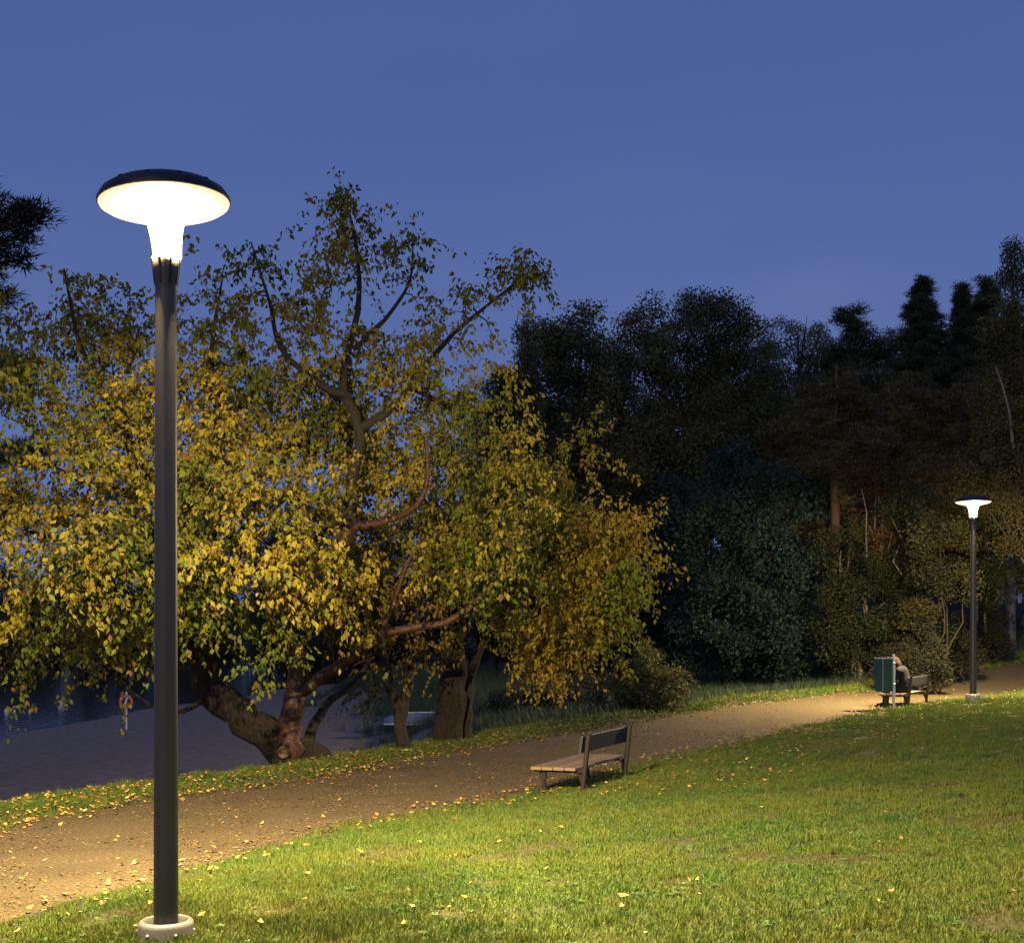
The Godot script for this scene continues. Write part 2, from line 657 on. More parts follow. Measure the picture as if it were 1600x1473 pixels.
# a broad tree of the wood: a trunk, limbs into each lobe of the crown, clumps of leaves on the lobes
func broadleaf(called: String, label: String, category: String, base: Vector3, blobs: Array, per: float, size: float, c0: Color, c1: Color, bark: String, sd: int, group := "", r0 := 0.22, stems := 1) -> Node3D:
	rng.seed = sd
	var o := thing(called, label, category, base, 0.0, group)
	var where: Array[Transform3D] = []
	var tint := PackedColorArray()
	var st := st_new()
	var top := base
	for b in blobs:
		var c := at(b[0], b[1], b[4])
		if c.y > top.y:
			top = c
	for s in stems:
		var foot := Vector3.ZERO if stems == 1 else Vector3(rnd(-.5, .5), 0, rnd(-.3, .3))
		var tp: Vector3 = (top - base) * (1.0 if s == 0 else rnd(0.6, 0.95)) + (Vector3.ZERO if s == 0 else Vector3(rnd(-1, 1), 0, rnd(-.6, .6)))
		var pts := []
		var rad := []
		for i in 9:
			var f := i / 8.0
			pts.append(foot.lerp(tp, f) + Vector3(bumps.get_noise_2d(f * 9, sd + s * 20), -0.15 if i == 0 else 0.0, bumps.get_noise_2d(f * 9, sd + 50 + s * 20)) * 0.5 * minf(f * 4, 1))
			rad.append(r0 * (1.25 if i == 0 else 1.0) * (1 - f * 0.85))
		tube(st, pts, rad, 8, 0.1)
	for b in blobs:
		var c := at(b[0], b[1], b[4]) - base
		var f0 := clampf(c.y / maxf(top.y - base.y, 0.5) - rnd(0.15, 0.35), 0.1, 0.85)
		var from: Vector3 = (top - base) * f0
		for k in 3:
			var end := in_blob(b, 0.6) - base
			var mid := from.lerp(end, 0.5) + Vector3(0, rnd(-.1, .4), 0)
			tube(st, [from, mid, end], [r0 * 0.3, r0 * 0.16, 0.012], 5)
	obj("trunk", st.commit(), mats[bark], o)
	for b in blobs:
		var k: float = b[4] / FOCAL
		var area: float = PI * b[2] * b[3] * k * k
		var n := int(area * per / (size * size))
		for i in n:
			var p := in_blob(b, 0.38)
			if patch.get_noise_3d(p.x * 4.0 / size * 0.5, p.y * 4.0 / size * 0.5, p.z * 2.0 + sd) > 0.12:
				continue
			var sc := size * rnd(0.55, 1.35)
			where.append(Transform3D(Basis.from_euler(Vector3(rnd(-.4, .4), rnd(0, TAU), rnd(-.4, .4))).scaled(Vector3.ONE * sc), p - base))
			var m := clampf(0.5 + patch.get_noise_3d(p.x, p.y, p.z + sd * 3) * 1.2 + rnd(-.25, .25), 0, 1)
			var c := c0.lerp(c1, m)
			var v := rnd(0.75, 1.25)
			tint.append(Color(c.r * v, c.g * v, c.b * v))
	many("crown", mats["clump_%d" % (sd % 3)], mats["leaf"], where, tint, o)
	return o


# a fir or spruce: boughs in whorls round a straight trunk
func fir(called: String, label: String, base: Vector3, h: float, spread: float, first: float, c: Color, sd: int, group := "", blunt := 0.0) -> Node3D:
	rng.seed = sd
	var o := thing(called, label, "fir tree", base, 0.0, group)
	var st := st_new()
	tube(st, [Vector3(0, -.2, 0), Vector3(0, h * .5, 0), Vector3(0, h, 0)], [h * 0.016, h * 0.01, 0.02], 7)
	var where: Array[Transform3D] = []
	var tint := PackedColorArray()
	var y := h * first
	while y < h:
		var f := (y - h * first) / (h * (1 - first))
		var r := spread * (pow(1 - f, 0.8 - 0.4 * blunt) + 0.03)
		var n := int(9 + 9 * (1 - f))
		for i in n:
			var a := rnd(0, TAU)
			var rr := r * rnd(0.5, 1.1) * (1.0 + 0.7 * bumps.get_noise_2d(cos(a) * 2.5 + y * 0.9, sin(a) * 2.5 + sd))
			var dir := Vector3(cos(a), 0, sin(a))
			var yy := y + rnd(-.3, .3)
			var tip := Vector3(0, yy, 0) + dir * rr + Vector3(0, rr * rnd(-.45, .2), 0)
			tube(st, [Vector3(0, yy, 0), tip], [0.03, 0.012], 4)
			var steps := maxi(2, int(rr / 0.22))
			for s in steps:
				var g := (s + 0.6) / steps
				var sc := lerpf(0.42, 0.24, g) * rnd(0.8, 1.25)
				where.append(Transform3D(Basis.from_euler(Vector3(rnd(-.5, .2), rnd(0, TAU), rnd(-.3, .3))).scaled(Vector3(sc, sc * 0.8, sc)), Vector3(0, yy, 0).lerp(tip, g) + Vector3(rnd(-.12, .12), rnd(-.12, .08), rnd(-.12, .12))))
				var v := rnd(0.7, 1.3)
				tint.append(Color(c.r * v, c.g * v, c.b * v))
		y += h * 0.02 * rnd(0.7, 1.4)
	obj("trunk", st.commit(), mats["dark_bark"], o)
	many("crown", mats["needles"], mats["needle"], where, tint, o)
	return o


# a pine: a bare trunk with layered plates of needles given as lobes
func pine(called: String, label: String, base: Vector3, top: Vector3, blobs: Array, per: float, c: Color, sd: int, r0 := 0.25, group := "") -> Node3D:
	rng.seed = sd
	var o := thing(called, label, "pine tree", base, 0.0, group)
	var st := st_new()
	var pts := []
	var rad := []
	for i in 9:
		var f := i / 8.0
		pts.append((top - base) * f + Vector3(bumps.get_noise_2d(f * 6, sd), -0.2 if i == 0 else 0.0, bumps.get_noise_2d(f * 6, sd + 9)) * 0.4 * minf(f * 3, 1))
		rad.append(r0 * (1 - f * 0.8))
	tube(st, pts, rad, 9, 0.08)
	var where: Array[Transform3D] = []
	var tint := PackedColorArray()
	for b in blobs:
		var cc := at(b[0], b[1], b[4])
		var f0 := clampf((cc.y - base.y) / (top.y - base.y) - 0.04, 0.1, 0.97)
		var from: Vector3 = (top - base) * f0
		for k in 2:
			var end := in_blob(b, 0.6) - base
			tube(st, [from, from.lerp(end, 0.5) + Vector3(0, 0.15, 0), end], [0.07, 0.05, 0.015], 5)
		var k2: float = b[4] / FOCAL
		b = [b[0], b[1], b[2], b[3] * 1.4, b[4], b[5]]
		var n := int(PI * b[2] * b[3] * k2 * k2 * per)
		for i in n:
			var p := in_blob(b, 0.45)
			if patch.get_noise_3d(p.x * 1.6, p.y * 2.4, p.z + sd) > 0.22:
				continue
			var sc := rnd(0.24, 0.42)
			where.append(Transform3D(Basis.from_euler(Vector3(rnd(-.3, .3), rnd(0, TAU), rnd(-.3, .3))).scaled(Vector3(sc * 1.25, sc * 0.75, sc * 1.25)), p - base))
			var v := rnd(0.7, 1.3)
			tint.append(Color(c.r * v, c.g * v, c.b * v))
	obj("trunk", st.commit(), mats["pine_bark"], o)
	many("crown", mats["needles"], mats["needle"], where, tint, o)
	return o


func ground_at(px: float, d: float) -> Vector3:
	return on_ground((px - 800.0) / FOCAL * d, d)


func woods() -> void:
	for i in 3:
		mats["clump_%d" % i] = null
	mats["clump_0"] = clump_mesh(170, 0.21, 0.8, 101)
	mats["clump_1"] = clump_mesh(180, 0.20, 0.75, 102)
	mats["clump_2"] = clump_mesh(150, 0.23, 0.9, 103)
	mats["needles"] = clump_mesh(110, 0.6, 0.6, 104, true)
	var dk0 := Color(.055, .066, .030)
	var dk1 := Color(.110, .105, .050)
	# the row behind everything, which closes the wood
	var back := [[840, 690, 72.0], [960, 660, 74.0], [1080, 650, 76.0], [1200, 640, 73.0], [1310, 600, 75.0], [1400, 595, 72.0], [1510, 575, 74.0], [1610, 570, 71.0]]
	var bl := ["dark rear tree closing the wood behind the cherry's right edge", "dark rear tree between the two tallest round crowns", "dark rear tree behind the big domed crown", "dark rear tree under the lacy thin crown",
		"dark rear tree behind the layered pine", "dark rear tree below the blunt fir top", "dark rear tree behind the two narrow firs", "dark rear tree behind the drooping birch at the right edge"]
	for i in back.size():
		var b: Array = back[i]
		broadleaf("rear_tree", bl[i], "tree", ground_at(b[0], b[2]), [[b[0], b[1], 85, 70, b[2], 2.5], [b[0] - 30, b[1] + 120, 90, 100, b[2], 3.0], [b[0] + 30, b[1] + 230, 90, 110, b[2], 3.0], [b[0], b[1] + 320, 90, 70, b[2] - 1.0, 2.0]], 2.0, 0.75, dk0 * 0.8, dk1 * 0.8, "dark_bark", 200 + i, "trees at the back of the wood")
	broadleaf("round_tree", "tallest broad domed dark tree in the middle of the wood", "tree", ground_at(1090, 55), [[1075, 525, 105, 65, 55.0, 3.0], [1000, 560, 75, 70, 54.0, 2.5], [1150, 570, 80, 75, 55.0, 2.5], [1100, 660, 110, 80, 54.0, 3.0], [1190, 690, 80, 80, 54.0, 2.5], [1000, 690, 70, 80, 53.0, 2.5], [1090, 760, 130, 80, 53.0, 2.5]], 3.6, 0.6, dk0, dk1, "dark_bark", 301)
	broadleaf("round_tree", "dark leafy tree left of the domed crown, beside the cherry", "tree", ground_at(890, 51), [[900, 545, 62, 62, 51.0, 2.5], [855, 590, 50, 70, 50.0, 2.0], [935, 610, 45, 80, 51.0, 2.0], [870, 700, 90, 90, 50.0, 2.5], [950, 760, 80, 90, 50.0, 2.0], [850, 830, 100, 90, 49.0, 2.0]], 3.4, 0.55, dk0, dk1, "dark_bark", 302)
	broadleaf("slender_tree", "slim dark spire-topped tree at the cherry's upper right", "tree", ground_at(822, 47), [[822, 520, 15, 30, 47.0, 0.5], [826, 570, 24, 40, 47.0, 0.7], [815, 640, 40, 60, 47.0, 1.0], [810, 740, 50, 80, 47.0, 1.2], [775, 690, 45, 80, 47.5, 1.2], [795, 610, 36, 50, 47.0, 1.0], [750, 780, 50, 70, 47.5, 1.2]], 3.0, 0.4, dk0, dk1, "dark_bark", 303)
	broadleaf("lacy_tree", "thin lacy tree with sky showing through between dome and pine", "tree", ground_at(1240, 60), [[1250, 520, 48, 32, 60.0, 2.0], [1215, 550, 40, 45, 60.0, 2.0], [1280, 560, 35, 45, 60.0, 1.6], [1230, 640, 75, 65, 59.0, 2.5], [1260, 720, 80, 80, 58.0, 2.0]], 1.5, 0.5, dk0, dk1, "dark_bark", 304)
	# conifers
	var nd := Color(.050, .064, .036)
	var np := Color(.095, .086, .052)
	pine("pine_tree", "layered dark pine with jutting boughs left of the blunt fir", ground_at(1315, 48), at(1335, 490, 48), [[1335, 510, 28, 26, 48.0, 1.0], [1325, 555, 48, 20, 48.0, 1.3], [1370, 545, 36, 14, 48.0, 1.0], [1300, 600, 55, 22, 48.0, 1.5], [1350, 610, 60, 26, 47.5, 1.5], [1290, 660, 65, 28, 47.5, 1.6], [1370, 680, 70, 30, 47.0, 1.6], [1310, 720, 60, 24, 47.0, 1.5]], 17.0, nd * 1.2, 401, 0.32)
	pine("pine_tree", "spreading brownish pine in front of the blunt fir", ground_at(1425, 45), at(1430, 600, 45), [[1430, 625, 60, 30, 45.0, 1.5], [1380, 680, 60, 26, 45.0, 1.5], [1470, 690, 60, 30, 45.0, 1.5], [1410, 740, 80, 32, 44.5, 1.7], [1350, 780, 60, 26, 44.5, 1.5], [1470, 790, 60, 30, 44.5, 1.5], [1410, 840, 80, 34, 44.0, 1.6]], 15.0, np, 402, 0.3)
	pine("pine_tree", "low pine with boughs spread between the dome and the reddish trunk", ground_at(1250, 46), at(1250, 640, 46), [[1245, 680, 60, 30, 46.0, 1.5], [1200, 740, 60, 26, 46.0, 1.5], [1280, 770, 50, 28, 46.0, 1.5], [1230, 820, 70, 34, 45.5, 1.5]], 14.0, np * 0.9, 403, 0.28)
	fir("fir_tree", "blunt broad-topped fir standing highest above the right wood", ground_at(1440, 58), height_for(1440, 437, 58), 2.7, 0.3, nd, 411, "", 0.55)
	fir("fir_tree", "narrow pointed spruce between the two blunt firs", ground_at(1503, 62), height_for(1503, 455, 62), 1.9, 0.25, nd, 412)
	fir("fir_tree", "dark fir just left of the tall birch top", ground_at(1543, 57), height_for(1543, 438, 57), 2.3, 0.25, nd, 413, "", 0.8)
	# birch at the right edge
	var bi0 := Color(.07, .072, .030)
	var bi1 := Color(.125, .105, .042)
	var birch := broadleaf("birch_tree", "tall drooping birch with pale limbs at the right edge", "birch tree", ground_at(1640, 42), [[1580, 400, 14, 24, 42.0, 0.5], [1588, 450, 22, 45, 42.0, 0.8], [1570, 540, 30, 60, 42.0, 1.0], [1605, 540, 34, 90, 42.0, 1.2], [1555, 640, 40, 70, 42.0, 1.2], [1600, 680, 50, 90, 42.0, 1.4], [1540, 740, 45, 70, 42.0, 1.2], [1590, 800, 50, 60, 42.0, 1.4], [1640, 450, 40, 90, 42.5, 1.2], [1650, 620, 50, 100, 42.5, 1.4]], 2.9, 0.42, bi0, bi1, "grey_bark", 421, "", 0.2)
	var limb := st_new()
	var bb := birch.position
	tube(limb, [at(1584, 700, 41.2) - bb, at(1577, 640, 40.9) - bb, at(1566, 600, 40.7) - bb, at(1556, 572, 40.6) - bb], [0.06, 0.045, 0.035, 0.02], 6)
	obj("pale_limb", limb.commit(), mats["birch_bark"], birch)
	# the willow-like mass in the middle
	var w0 := Color(.012, .026, .024)
	var w1 := Color(.020, .040, .036)
	broadleaf("bushy_tree", "big bluish-green bushy tree low in the middle of the wood", "tree", ground_at(1150, 43), [[1190, 775, 75, 50, 43.0, 1.8], [1110, 820, 75, 60, 42.5, 1.8], [1200, 860, 80, 60, 42.0, 1.8], [1110, 920, 60, 55, 42.0, 1.6], [1190, 960, 80, 60, 41.5, 1.6], [1120, 1010, 70, 45, 41.5, 1.4], [1230, 1020, 50, 40, 41.5, 1.2], [1055, 850, 42, 50, 42.5, 1.2], [1085, 770, 60, 40, 44.5, 1.5], [1265, 770, 45, 50, 44.0, 1.4], [1265, 920, 40, 70, 42.5, 1.2], [1150, 730, 60, 36, 45.0, 1.5], [1070, 960, 36, 40, 42.5, 1.0]], 2.6, 0.5, w0, w1, "dark_bark", 431)
	# understory by the far path
	var u0 := Color(.015, .023, .010)
	var u1 := Color(.030, .036, .014)
	broadleaf("young_tree", "olive young tree in front of the reddish pine trunk", "tree", ground_at(1330, 41), [[1320, 860, 45, 45, 41.0, 1.0], [1350, 930, 60, 60, 40.5, 1.2], [1300, 950, 40, 55, 40.5, 1.0], [1340, 1010, 60, 45, 40.0, 1.0]], 2.4, 0.4, u0, u1, "grey_bark", 441, "", 0.1, 3)
	broadleaf("young_tree", "rusty-leaved sapling beside the reddish pine trunk", "tree", ground_at(1372, 42), [[1365, 735, 26, 34, 42.0, 0.6], [1380, 790, 34, 45, 42.0, 0.8], [1385, 860, 40, 50, 42.0, 0.9]], 2.0, 0.36, Color(.05, .035, .016), Color(.085, .048, .022), "grey_bark", 442, "", 0.08, 2)
	broadleaf("young_tree", "yellowish young tree with thin pale stems left of the far lamp", "tree", ground_at(1470, 39), [[1450, 890, 35, 40, 39.0, 0.9], [1490, 905, 35, 45, 39.0, 0.9], [1470, 840, 45, 40, 39.0, 1.0], [1440, 960, 40, 35, 39.0, 0.8]], 1.7, 0.34, Color(.026, .028, .012), Color(.075, .066, .022), "dark_bark", 443, "", 0.04, 4)
	broadleaf("young_tree", "grey-green young tree between the far bin and the far lamp", "tree", ground_at(1425, 41), [[1425, 800, 60, 55, 41.0, 1.0], [1410, 900, 45, 50, 41.0, 1.0], [1420, 985, 60, 50, 40.5, 1.0]], 2.2, 0.4, u0, u1, "grey_bark", 444, "", 0.08, 3)
	broadleaf("young_tree", "dim leafy young tree right behind the far lamp post", "tree", ground_at(1535, 44), [[1520, 830, 40, 60, 44.0, 1.0], [1550, 800, 40, 60, 44.0, 1.0], [1535, 900, 40, 45, 44.0, 0.9]], 1.8, 0.4, u0, u1 * 1.2, "grey_bark", 445, "", 0.08, 2)
	broadleaf("yellow_tree", "bright yellow-green tree behind the grey trunk at the right edge", "tree", ground_at(1600, 55), [[1590, 880, 40, 50, 55.0, 1.4], [1560, 895, 25, 40, 54.0, 1.0], [1640, 870, 50, 60, 55.0, 1.4]], 2.0, 0.45, Color(.30, .32, .05), Color(.48, .42, .08), "grey_bark", 446)
	# the bare grey trunk by the far path
	var g := thing("grey_trunk_tree", "straight bare grey trunk rising beside the far path", "tree", ground_at(1579, 49))
	var gt := st_new()
	tube(gt, [Vector3(0, -0.2, 0), Vector3(0, 0.2, 0), Vector3(0.02, 1.5, 0), Vector3(-0.03, 3.4, 0), Vector3(0.02, 7.0, 0), Vector3(0, 10.0, 0)], [0.34, 0.22, 0.19, 0.165, 0.12, 0.04], 12, 0.12)
	for k in 14:
		var y := rnd(4.8, 9.5)
		var e := Vector3(rnd(-1.6, 1.6), y + rnd(-.2, .7), rnd(-1.4, 1.4))
		tube(gt, [Vector3(0, y, 0), e], [0.05, 0.012], 5)
	obj("trunk", gt.commit(), mats["grey_bark"], g)
	var where: Array[Transform3D] = []
	var tint := PackedColorArray()
	for k in 300:
		var p := Vector3(rnd(-1.7, 1.7), rnd(4.6, 10.6), rnd(-1.5, 1.5))
		where.append(Transform3D(Basis(Vector3.UP, rnd(0, TAU)).scaled(Vector3.ONE * rnd(.3, .5)), p))
		tint.append(np * rnd(.7, 1.3))
	many("crown", mats["needles"], mats["needle"], where, tint, g)
	# two reddish pine trunks side by side show low in the wood
	pine("red_trunk_pine", "reddish pine trunk showing bare in the dark wood", ground_at(1305, 44), at(1300, 570, 44), [[1300, 610, 50, 26, 44.0, 1.3], [1270, 660, 50, 24, 44.0, 1.3], [1330, 690, 60, 26, 43.5, 1.4], [1290, 715, 60, 22, 43.5, 1.4]], 17.0, np, 451, 0.28)
	pine("red_trunk_pine", "slimmer reddish trunk just right of the other bare pine trunk", ground_at(1328, 44.5), at(1335, 600, 44.5), [[1340, 640, 50, 26, 44.5, 1.3], [1360, 700, 50, 24, 44.0, 1.3], [1330, 735, 50, 14, 44.0, 1.2]], 17.0, np, 452, 0.2)
	# the pine that reaches in from the left edge
	pine("edge_pine", "dark pine reaching its boughs in from the left edge", on_ground(-12.6, 29.0), Vector3(-12.9, 12.6, -29), [[-20, 300, 40, 30, 29.0, 1.2], [-90, 270, 45, 28, 29.0, 1.1], [-120, 350, 70, 26, 29.2, 1.3], [-140, 450, 80, 30, 29.2, 1.4], [-120, 580, 80, 28, 29.2, 1.4], [20, 345, 46, 16, 28.5, 1.0], [50, 340, 34, 12, 28.3, 0.6], [0, 400, 36, 24, 28.8, 1.0], [-30, 470, 45, 40, 29.0, 1.2], [10, 560, 40, 20, 28.5, 1.0], [20, 700, 60, 22, 28.6, 1.0], [0, 790, 60, 24, 28.6, 1.0]], 16.0, nd, 461, 0.3)


func height_for(px: float, py: float, d: float) -> float:
	return at(px, py, d).y - ground_at(px, d).y


func far_shore() -> void:
	var lab := ["round dark tree", "wide dark tree", "tall dark tree", "low dark tree"]
	var place := ["at the far left end of the opposite shore", "second from the left on the opposite shore", "on the opposite shore above the white floats", "on the opposite shore left of the near lamp pole", "on the opposite shore above the lifebuoy",
		"on the opposite shore right behind the near lamp pole", "on the opposite shore above the leaning trunk", "on the opposite shore between the cherry's stems", "on the opposite shore left of the forked tree", "on the opposite shore behind the forked tree", "on the opposite shore behind the thick trunk"]
	var px := [-90, -10, 60, 135, 200, 265, 340, 420, 500, 590, 690]
	rng.seed = 900
	for i in px.size():
		var d := 104.0 + 6.0 * sin(i * 2.3)
		var x: float = px[i]
		var top: float = [840, 870, 900, 850, 905, 860, 880, 840, 860, 830, 800][i]
		broadleaf("shore_tree", lab[i % 4] + " " + place[i], "tree", ground_at(x, d), [[x, top + 35, 38, 40, d, 2.5], [x - 18, top + 90, 45, 55, d, 3.0], [x + 22, top + 110, 45, 60, d, 3.0], [x, top + 165, 60, 40, d - 2.0, 3.0]], 2.2, 0.9, Color(.05, .055, .022), Color(.10, .085, .035), "dark_bark", 501 + i, "trees on the opposite shore")
	# trees closing the beach in the middle
	var mid := [[455, 950, 76.0], [535, 960, 74.0], [610, 930, 70.0], [690, 930, 66.0], [770, 900, 58.0], [860, 910, 55.0], [950, 880, 52.0]]
	var ml := ["dim bushy tree at the beach end, leftmost of its row", "dim bushy tree at the beach end left of the forked tree", "dim bushy tree at the beach end behind the forked tree", "dim bushy tree at the beach end behind the thick trunk",
		"dim bushy tree right behind the thick trunk", "dim bushy tree behind the low dark shrubs", "dim bushy tree left of the black gap in the wood"]
	for i in mid.size():
		var m: Array = mid[i]
		broadleaf("bushy_tree", ml[i], "tree", ground_at(m[0], m[2]), [[m[0], m[1] - 90, 42, 50, m[2], 1.8], [m[0], m[1], 50, 45, m[2], 1.8], [m[0] - 20, m[1] + 60, 50, 50, m[2], 2.0], [m[0] + 24, m[1] + 80, 45, 40, m[2], 2.0]], 2.4, 0.6, Color(.022, .030, .016), Color(.045, .048, .02), "dark_bark", 531 + i, "trees closing the end of the beach")


# grows twigs from a hand-laid skeleton of limbs towards points in the crown, and hangs leaves on them
func leafy_tree(o: Node3D, limbs: Array, bark_of: Array, blobs: Array, twigs: int, leaves: int, leaf_len: float, tones: Array, sd: int, single := 0) -> void:
	rng.seed = sd
	var base := o.position
	var nodes := PackedVector3Array()
	var nrad := PackedFloat32Array()
	for li in limbs.size():
		var limb: Array = limbs[li]
		var raw: Array = limb[0]
		var pts := []
		var rad := []
		# smooth the limb through its points
		var c := Curve3D.new()
		for i in raw.size():
			var h: Vector3 = (raw[mini(i + 1, raw.size() - 1)] - raw[maxi(i - 1, 0)]) / 6.0
			c.add_point(raw[i] - base, -h, h)
		var total := c.get_baked_length()
		var n := maxi(4, int(total / 0.16))
		for i in n + 1:
			var f := float(i) / n
			var q := c.sample_baked(total * f)
			var r := lerpf(limb[1], limb[2], pow(f, 0.45 if limb[1] > 0.3 else 0.8))
			if i > 0:
				q += Vector3(bumps.get_noise_2d(i * 1.3, li * 9.0), bumps.get_noise_2d(i * 1.3, li * 9.0 + 40), bumps.get_noise_2d(i * 1.3, li * 9.0 + 80)) * minf(0.12, r * 0.6)
			pts.append(q)
			rad.append(r)
			if r < 0.2:
				nodes.append(q)
				nrad.append(r)
		var st := st_new()
		tube(st, pts, rad, (30 if limb[1] > 0.3 else 16) if limb[1] > 0.12 else 8, 0.15 if limb[1] > 0.2 else 0.07)
		obj("root" if limb.size() > 4 else ("trunk" if li < bark_of[0] else "limb"), st.commit(), mats[limb[3]], o)
	var sizes := PackedFloat32Array()
	var sum := 0.0
	for b in blobs:
		var k: float = b[4] / FOCAL
		sum += b[2] * b[3] * k * k * (b[6] if b.size() > 6 else 1.0)
		sizes.append(sum)
	var goals: Array = []
	for i in twigs:
		var q := rng.randf() * sum
		var bi := 0
		while sizes[bi] < q:
			bi += 1
		var p := in_blob(blobs[bi], 0.5) - base
		var tries := 0
		while patch.get_noise_3d(p.x * 2.6, p.y * 2.2, p.z * 2.6 + sd) > 0.08 and tries < 6:
			p = in_blob(blobs[bi], 0.5) - base
			tries += 1
		var near := 1e9
		for j in range(0, nodes.size(), 3):
			near = minf(near, nodes[j].distance_squared_to(p))
		goals.append([near, p])
	goals.sort_custom(func(a, b): return a[0] < b[0])
	var tw := st_new()
	var where: Array[Transform3D] = []
	var tint := PackedColorArray()
	for g in goals:
		var p: Vector3 = g[1]
		var best := 0
		var bd := 1e9
		for j in nodes.size():
			var q := nodes[j].distance_squared_to(p)
			if q < bd:
				bd = q
				best = j
		var a := nodes[best]
		var dist := sqrt(bd)
		var n := maxi(2, int(dist / 0.22))
		var r0 := minf(nrad[best] * 0.7, 0.012 + 0.016 * dist)
		var pts := []
		var rad := []
		var bend := rdir() * dist * 0.12 + Vector3(0, dist * 0.1, 0)
		for i in n + 1:
			var f := float(i) / n
			var q := a.lerp(p, f) + bend * sin(f * PI)
			pts.append(q)
			rad.append(lerpf(r0, 0.005, f))
			if i > 0:
				nodes.append(q)
				nrad.append(lerpf(r0, 0.005, f))
		tube(tw, pts, rad, 4)
		# the shoot at its end and the leaves along it
		var dir: Vector3 = (pts[n] - pts[n - 1]).normalized()
		var droop := clampf((6.0 - p.y) / 5.0, 0.0, 0.4)
		var hang: Vector3 = (dir * lerpf(1.0, 0.35, droop) + Vector3(0, lerpf(0.1, -0.8, droop), 0) + rdir() * 0.35).normalized()
		var len := rnd(0.3, 0.75)
		var cnt := int(leaves * rnd(0.6, 1.4))
		var fade := patch.get_noise_3d(p.x * 1.3, p.y * 1.3, p.z * 1.3 + sd)
		for k in cnt:
			var f := rng.randf()
			var q: Vector3
			if f < 0.72:
				q = pts[n] + hang * len * f / 0.72 + Vector3(0, -0.15 * f * f, 0)
			else:
				var back: float = maxf(0.0, n - (f - 0.72) / 0.28 * minf(n, 3.0))
				var bi := int(back)
				q = pts[bi].lerp(pts[mini(bi + 1, n)], back - bi)
			q += rdir() * rnd(0.01, 0.13)
			var axis := (Vector3(0, -1.0, 0) + rdir() * 0.85 + hang * 0.35).normalized()
			var side := axis.cross(rdir()).normalized()
			var s := leaf_len * rnd(0.55, 1.3)
			var basis := Basis(side, axis.cross(side) * 1.0, axis)
			where.append(Transform3D(basis.scaled_local(Vector3.ONE * s), q))
			var m := clampf(0.5 + fade * 2.2 + rnd(-.28, .28), 0, 1)
			var c: Color = tones[0].lerp(tones[1], m)
			if rng.randf() < 0.12:
				c = tones[2]
			tint.append(c * rnd(0.75, 1.2))
	obj("twigs", tw.commit(), mats["twig"], o).set_meta("kind", "stuff")
	var mesh := leaf_mesh(0.29, 0.09, 0.2)
	if single > 0:
		# those hanging nearest to the eye are leaves of their own
		var order := range(where.size())
		order.sort_custom(func(i, j): return where[i].origin.z > where[j].origin.z)
		var shades := []
		for i in 6:
			var m := mats["leaf"].duplicate() as StandardMaterial3D
			m.vertex_color_use_as_albedo = false
			var cc: Color = tones[0].lerp(tones[1], i / 5.0)
			m.albedo_color = cc.linear_to_srgb()
			shades.append(m)
		var out := {}
		for i in single:
			out[order[i]] = true
			var lf := obj("leaf", mesh, shades[i % 6], o)
			lf.transform = where[order[i]]
		var w2: Array[Transform3D] = []
		var t2 := PackedColorArray()
		for i in where.size():
			if not out.has(i):
				w2.append(where[i])
				t2.append(tint[i])
		where = w2
		tint = t2
	many("leaves", mesh, mats["leaf"], where, tint, o)


